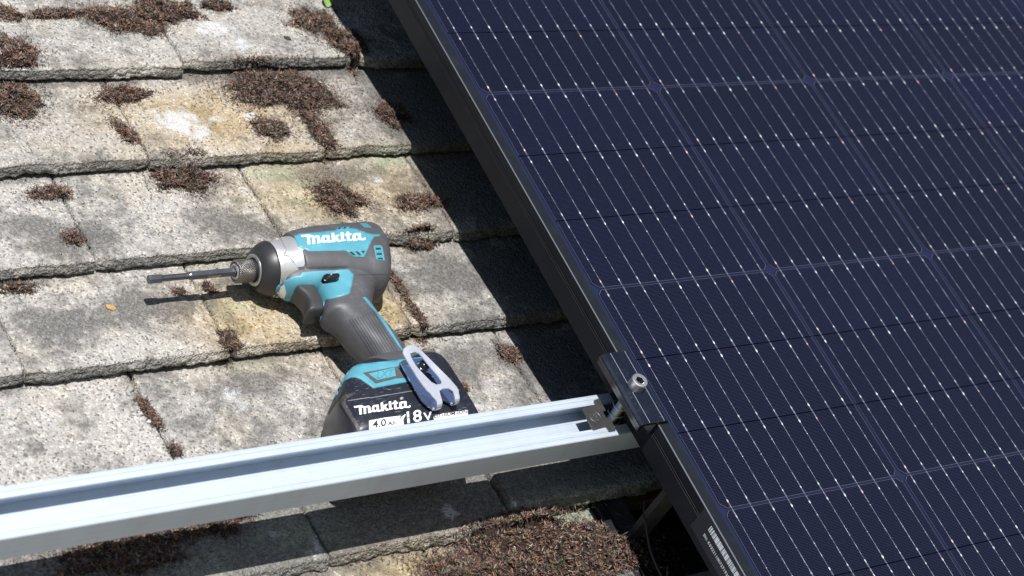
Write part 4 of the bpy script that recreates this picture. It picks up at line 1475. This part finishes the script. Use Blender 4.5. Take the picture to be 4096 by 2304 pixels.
ft = laid('teal_foot', [Z3([(352, 1030), (385, 960), (425, 880), (445, 830), (475, 742), (535, 667), (622, 624), (700, 604), (820, 590), (1180, 548), (1420, 522), (1445, 540), (1430, 770), (1280, 800), (850, 880), (700, 775), (640, 755), (590, 755), (520, 790), (465, 850), (425, 910), (385, 1000), (362, 1050)])], BF, 0.7, M['teal'], None, 9, -0.5, True)
fp = laid('foot_badge', [Z3([(728, 708), (1090, 640), (1240, 612), (1268, 762), (1110, 772), (875, 832)])], BF, 0.95, M['rubber'], ft, 9, 0.5)
laid('badge_plate', [Z3([(790, 722), (1090, 650), (1105, 748), (888, 795)])], BF, 1.2, M['teal'], ft, 8, 0.8)
lettering('lettering', 'LXT', Z3([(882, 782)])[0], Z3([(1072, 742)])[0], Z3([(898, 700)])[0], BF, 1.35, M['tealdark'], ft, 0.01)

laid('battery_line', [Z3([(556, 1022), (800, 985), (812, 990), (1332, 904), (1332, 910), (812, 996), (800, 992), (558, 1029)])], BF, 0.3, M['scratchline'], battery, 9)
laid('battery_crease_shade', [ZB([(945, 690), (1000, 705), (1150, 950), (1300, 1180), (1420, 1420), (1330, 1430), (1200, 1180), (1080, 950), (965, 765)])], BF, 0.2, M['slot'], battery, 8)  # flat dark band painted for the shade in the crease
laid('scuffed_edge', [ZB([(985, 590), (1035, 510), (1110, 470), (1300, 450), (1260, 520), (1130, 580), (1090, 650), (1180, 800), (1300, 1020), (1440, 1250), (1480, 1420), (1420, 1420), (1300, 1180), (1150, 950), (1002, 700)])], BF, 0.5, M['scuff'], battery, 8, 0.0)
laid('scuffed_edge', [ZB([(800, 620), (960, 420), (1040, 330), (1010, 480), (900, 640), (760, 830), (700, 960), (660, 900)])], BF, 0.25, M['scuff'], battery, 8)
for lt in LOGO:
    laid('lettering', [aff(l) for l in lt], BF, 0.45, M['paint'], battery, 6)
lettering('lettering', '\u00ae', Z3([(1158, 1016)])[0], Z3([(1196, 1010)])[0], Z3([(1158, 990)])[0], BF, 0.45, M['paint'], battery)
wp = laid('rating_band', [Z3([(800, 1258), (985, 1222), (1165, 1200), (1150, 1240), (1190, 1290), (1180, 1340), (800, 1410)])], BF, 0.4, M['paint'], battery, 8)
lettering('lettering', '4.0', Z3([(838, 1338)])[0], Z3([(995, 1310)])[0], Z3([(838, 1262)])[0], BF, 0.6, M['battery'], wp, 0.02)
lettering('lettering', 'Ah', Z3([(1012, 1312)])[0], Z3([(1102, 1296)])[0], Z3([(1012, 1268)])[0], BF, 0.6, M['battery'], wp, 0.02)
laid('rating_swoosh', [Z3([(1140, 1262), (1178, 1210), (1222, 1180), (1216, 1202), (1192, 1240), (1200, 1300), (1150, 1320)])], BF, 0.55, M['paint'], battery, 8)
lettering('lettering', '18', Z3([(1228, 1292)])[0], Z3([(1418, 1260)])[0], Z3([(1220, 1148)])[0], BF, 0.64, M['battery'], battery, 0.06)
lettering('lettering', '18', Z3([(1240, 1284)])[0], Z3([(1408, 1256)])[0], Z3([(1232, 1158)])[0], BF, 0.78, M['paint'], battery, 0.012)
lettering('lettering', 'V', Z3([(1432, 1258)])[0], Z3([(1528, 1242)])[0], Z3([(1424, 1170)])[0], BF, 0.78, M['paint'], battery, 0.012)
lb2 = laid('chemistry_band', [Z3([(1545, 1185), (1760, 1160), (1940, 1130), (1944, 1175), (1940, 1195), (1550, 1262)])], BF, 0.4, M['paint'], battery, 8)
lettering('lettering', 'LITHIUM-ION', Z3([(1552, 1222)])[0], Z3([(1936, 1165)])[0], Z3([(1550, 1188)])[0], BF, 0.6, M['battery'], lb2, 0.02)
lettering('engraving', 'SCRH689', (560 + 1330 * .207, 960 + 738 * .207), (560 + 1562 * .207, 960 + 712 * .207), (560 + 1330 * .207, 960 + 700 * .207), BB, 0.05, plainmat('engraved_tan', (0.36, 0.27, 0.17), 0.6), o)

# --- belt clip: folded chromed strip
ZU = -33.0
ZL = -41.5
up = [(1190, 470), (1200, 422), (1240, 395), (1300, 380), (1350, 398), (1400, 440), (1470, 510), (1560, 600), (1650, 690), (1730, 770), (1800, 850), (1835, 900), (1838, 945), (1785, 962), (1772, 915), (1720, 882), (1655, 886), (1612, 912), (1625, 960), (1638, 1000), (1578, 1022), (1545, 985), (1500, 930), (1420, 845), (1380, 790), (1300, 660), (1240, 560)]
uph = [(1275, 482), (1330, 460), (1382, 480), (1440, 550), (1520, 650), (1600, 740), (1640, 800), (1632, 832), (1582, 842), (1520, 810), (1430, 720), (1340, 620), (1285, 520)]
lo = [(1160, 580), (1240, 548), (1420, 530), (1480, 600), (1560, 700), (1650, 820), (1790, 985), (1792, 1042), (1745, 1062), (1700, 1038), (1640, 1010), (1592, 1040), (1580, 1110), (1540, 1132), (1470, 1090), (1400, 1020), (1330, 900), (1260, 770), (1185, 630)]
loh = [(1345, 580), (1400, 572), (1430, 605), (1390, 632)]
loh2 = [(1425, 705), (1480, 700), (1530, 735), (1590, 840), (1540, 832), (1480, 780)]


def clipplate(mb, loops, w, th):
    pl = []
    for l in loops:
        pl.append([TI @ plane(px, py, w) for px, py in Z3(l)])
    vs_, es = [], []
    for l in pl:
        b = len(vs_)
        vs_ += [Vector((p.x, p.y)) for p in l]
        es += [(b + i, b + (i + 1) % len(l)) for i in range(len(l))]
    r = geometry.delaunay_2d_cdt(vs_, es, [], 2 if len(loops) > 1 else 1, 1e-5)
    zc = pl[0][0].z
    zs = lambda p: sum(q.z for q in pl[0]) / len(pl[0]) + (p.y - sum(q.y for q in pl[0]) / len(pl[0])) * (-math.sin(TILT))
    n = len(r[0])
    hol = [[(p.x, p.y) for p in l] for l in pl[1:]]
    F = [tuple(f) for f in r[2] if not any(inside((sum(r[0][i].x for i in f) / len(f), sum(r[0][i].y for i in f) / len(f)), h) for h in hol)]
    mb.add([(p.x, p.y, zs(p) + th / 2) for p in r[0]] + [(p.x, p.y, zs(p) - th / 2) for p in r[0]], F + [tuple(n + i for i in reversed(f)) for f in F])
    b = 0
    for l in pl:
        m_ = len(l)
        v = [(p.x, p.y, zs(p) + th / 2) for p in l] + [(p.x, p.y, zs(p) - th / 2) for p in l]
        mb.add(v, [(i, (i + 1) % m_, m_ + (i + 1) % m_, m_ + i) for i in range(m_)])
    return pl, zs


mb = MB()
plu, zu = clipplate(mb, [up, uph], ZU, 1.0)
mbl = MB()
pll, zl = clipplate(mbl, [lo, loh, loh2], ZL, 1.0)
# rounded folds joining both arms at the two prongs
for ia, ib in ((12, 13), (19, 20)):
    a = plu[0][ia]; b = plu[0][ib]
    za, zb = zu(a), zu(b)
    for th in (0.5, -0.5):
        ra = []
        for k in range(9):
            t = math.pi * k / 8
            R = (ZU - ZL) / 2
            dy = -(R + th) * math.sin(t)
            dz = (R + th) * math.cos(t) - R
            ra.append([(a.x + dy * 0.12, a.y + dy, za + dz), (b.x + dy * 0.12, b.y + dy, zb + dz)])
        for k in range(8):
            mb.add([ra[k][0], ra[k][1], ra[k + 1][1], ra[k + 1][0]], [(0, 1, 2, 3)])
clip = fixn(mb.obj('belt_clip', M['chrome'], drill))
fixn(mbl.obj('inner_arm', plainmat('sky_tinted_chrome', (0.62, 0.68, 0.86), 0.14, 1.0), clip))  # shaded inner arm has its own bluer chrome, painting in reflected sky
mb = MB()
sc_ = TI @ plane(*Z3([(1445, 605)])[0], -39)
prof = [(-3, 4.2), (0.6, 4.2), (1.8, 3.6), (2.6, 2.4), (2.9, 1.0)]
zturn(mb, [(sc_.z + z_, r_) for z_, r_ in prof], 28, (sc_.x, sc_.y))
fixn(mb.obj('clip_screw', M['switch'], clip, True))

# ------------------------------------------------------------------ lean the whole roof back to its real pitch
for o in list(scene.objects):
    if o.parent is None and o.name != 'ground':
        o.matrix_basis = G @ o.matrix_basis
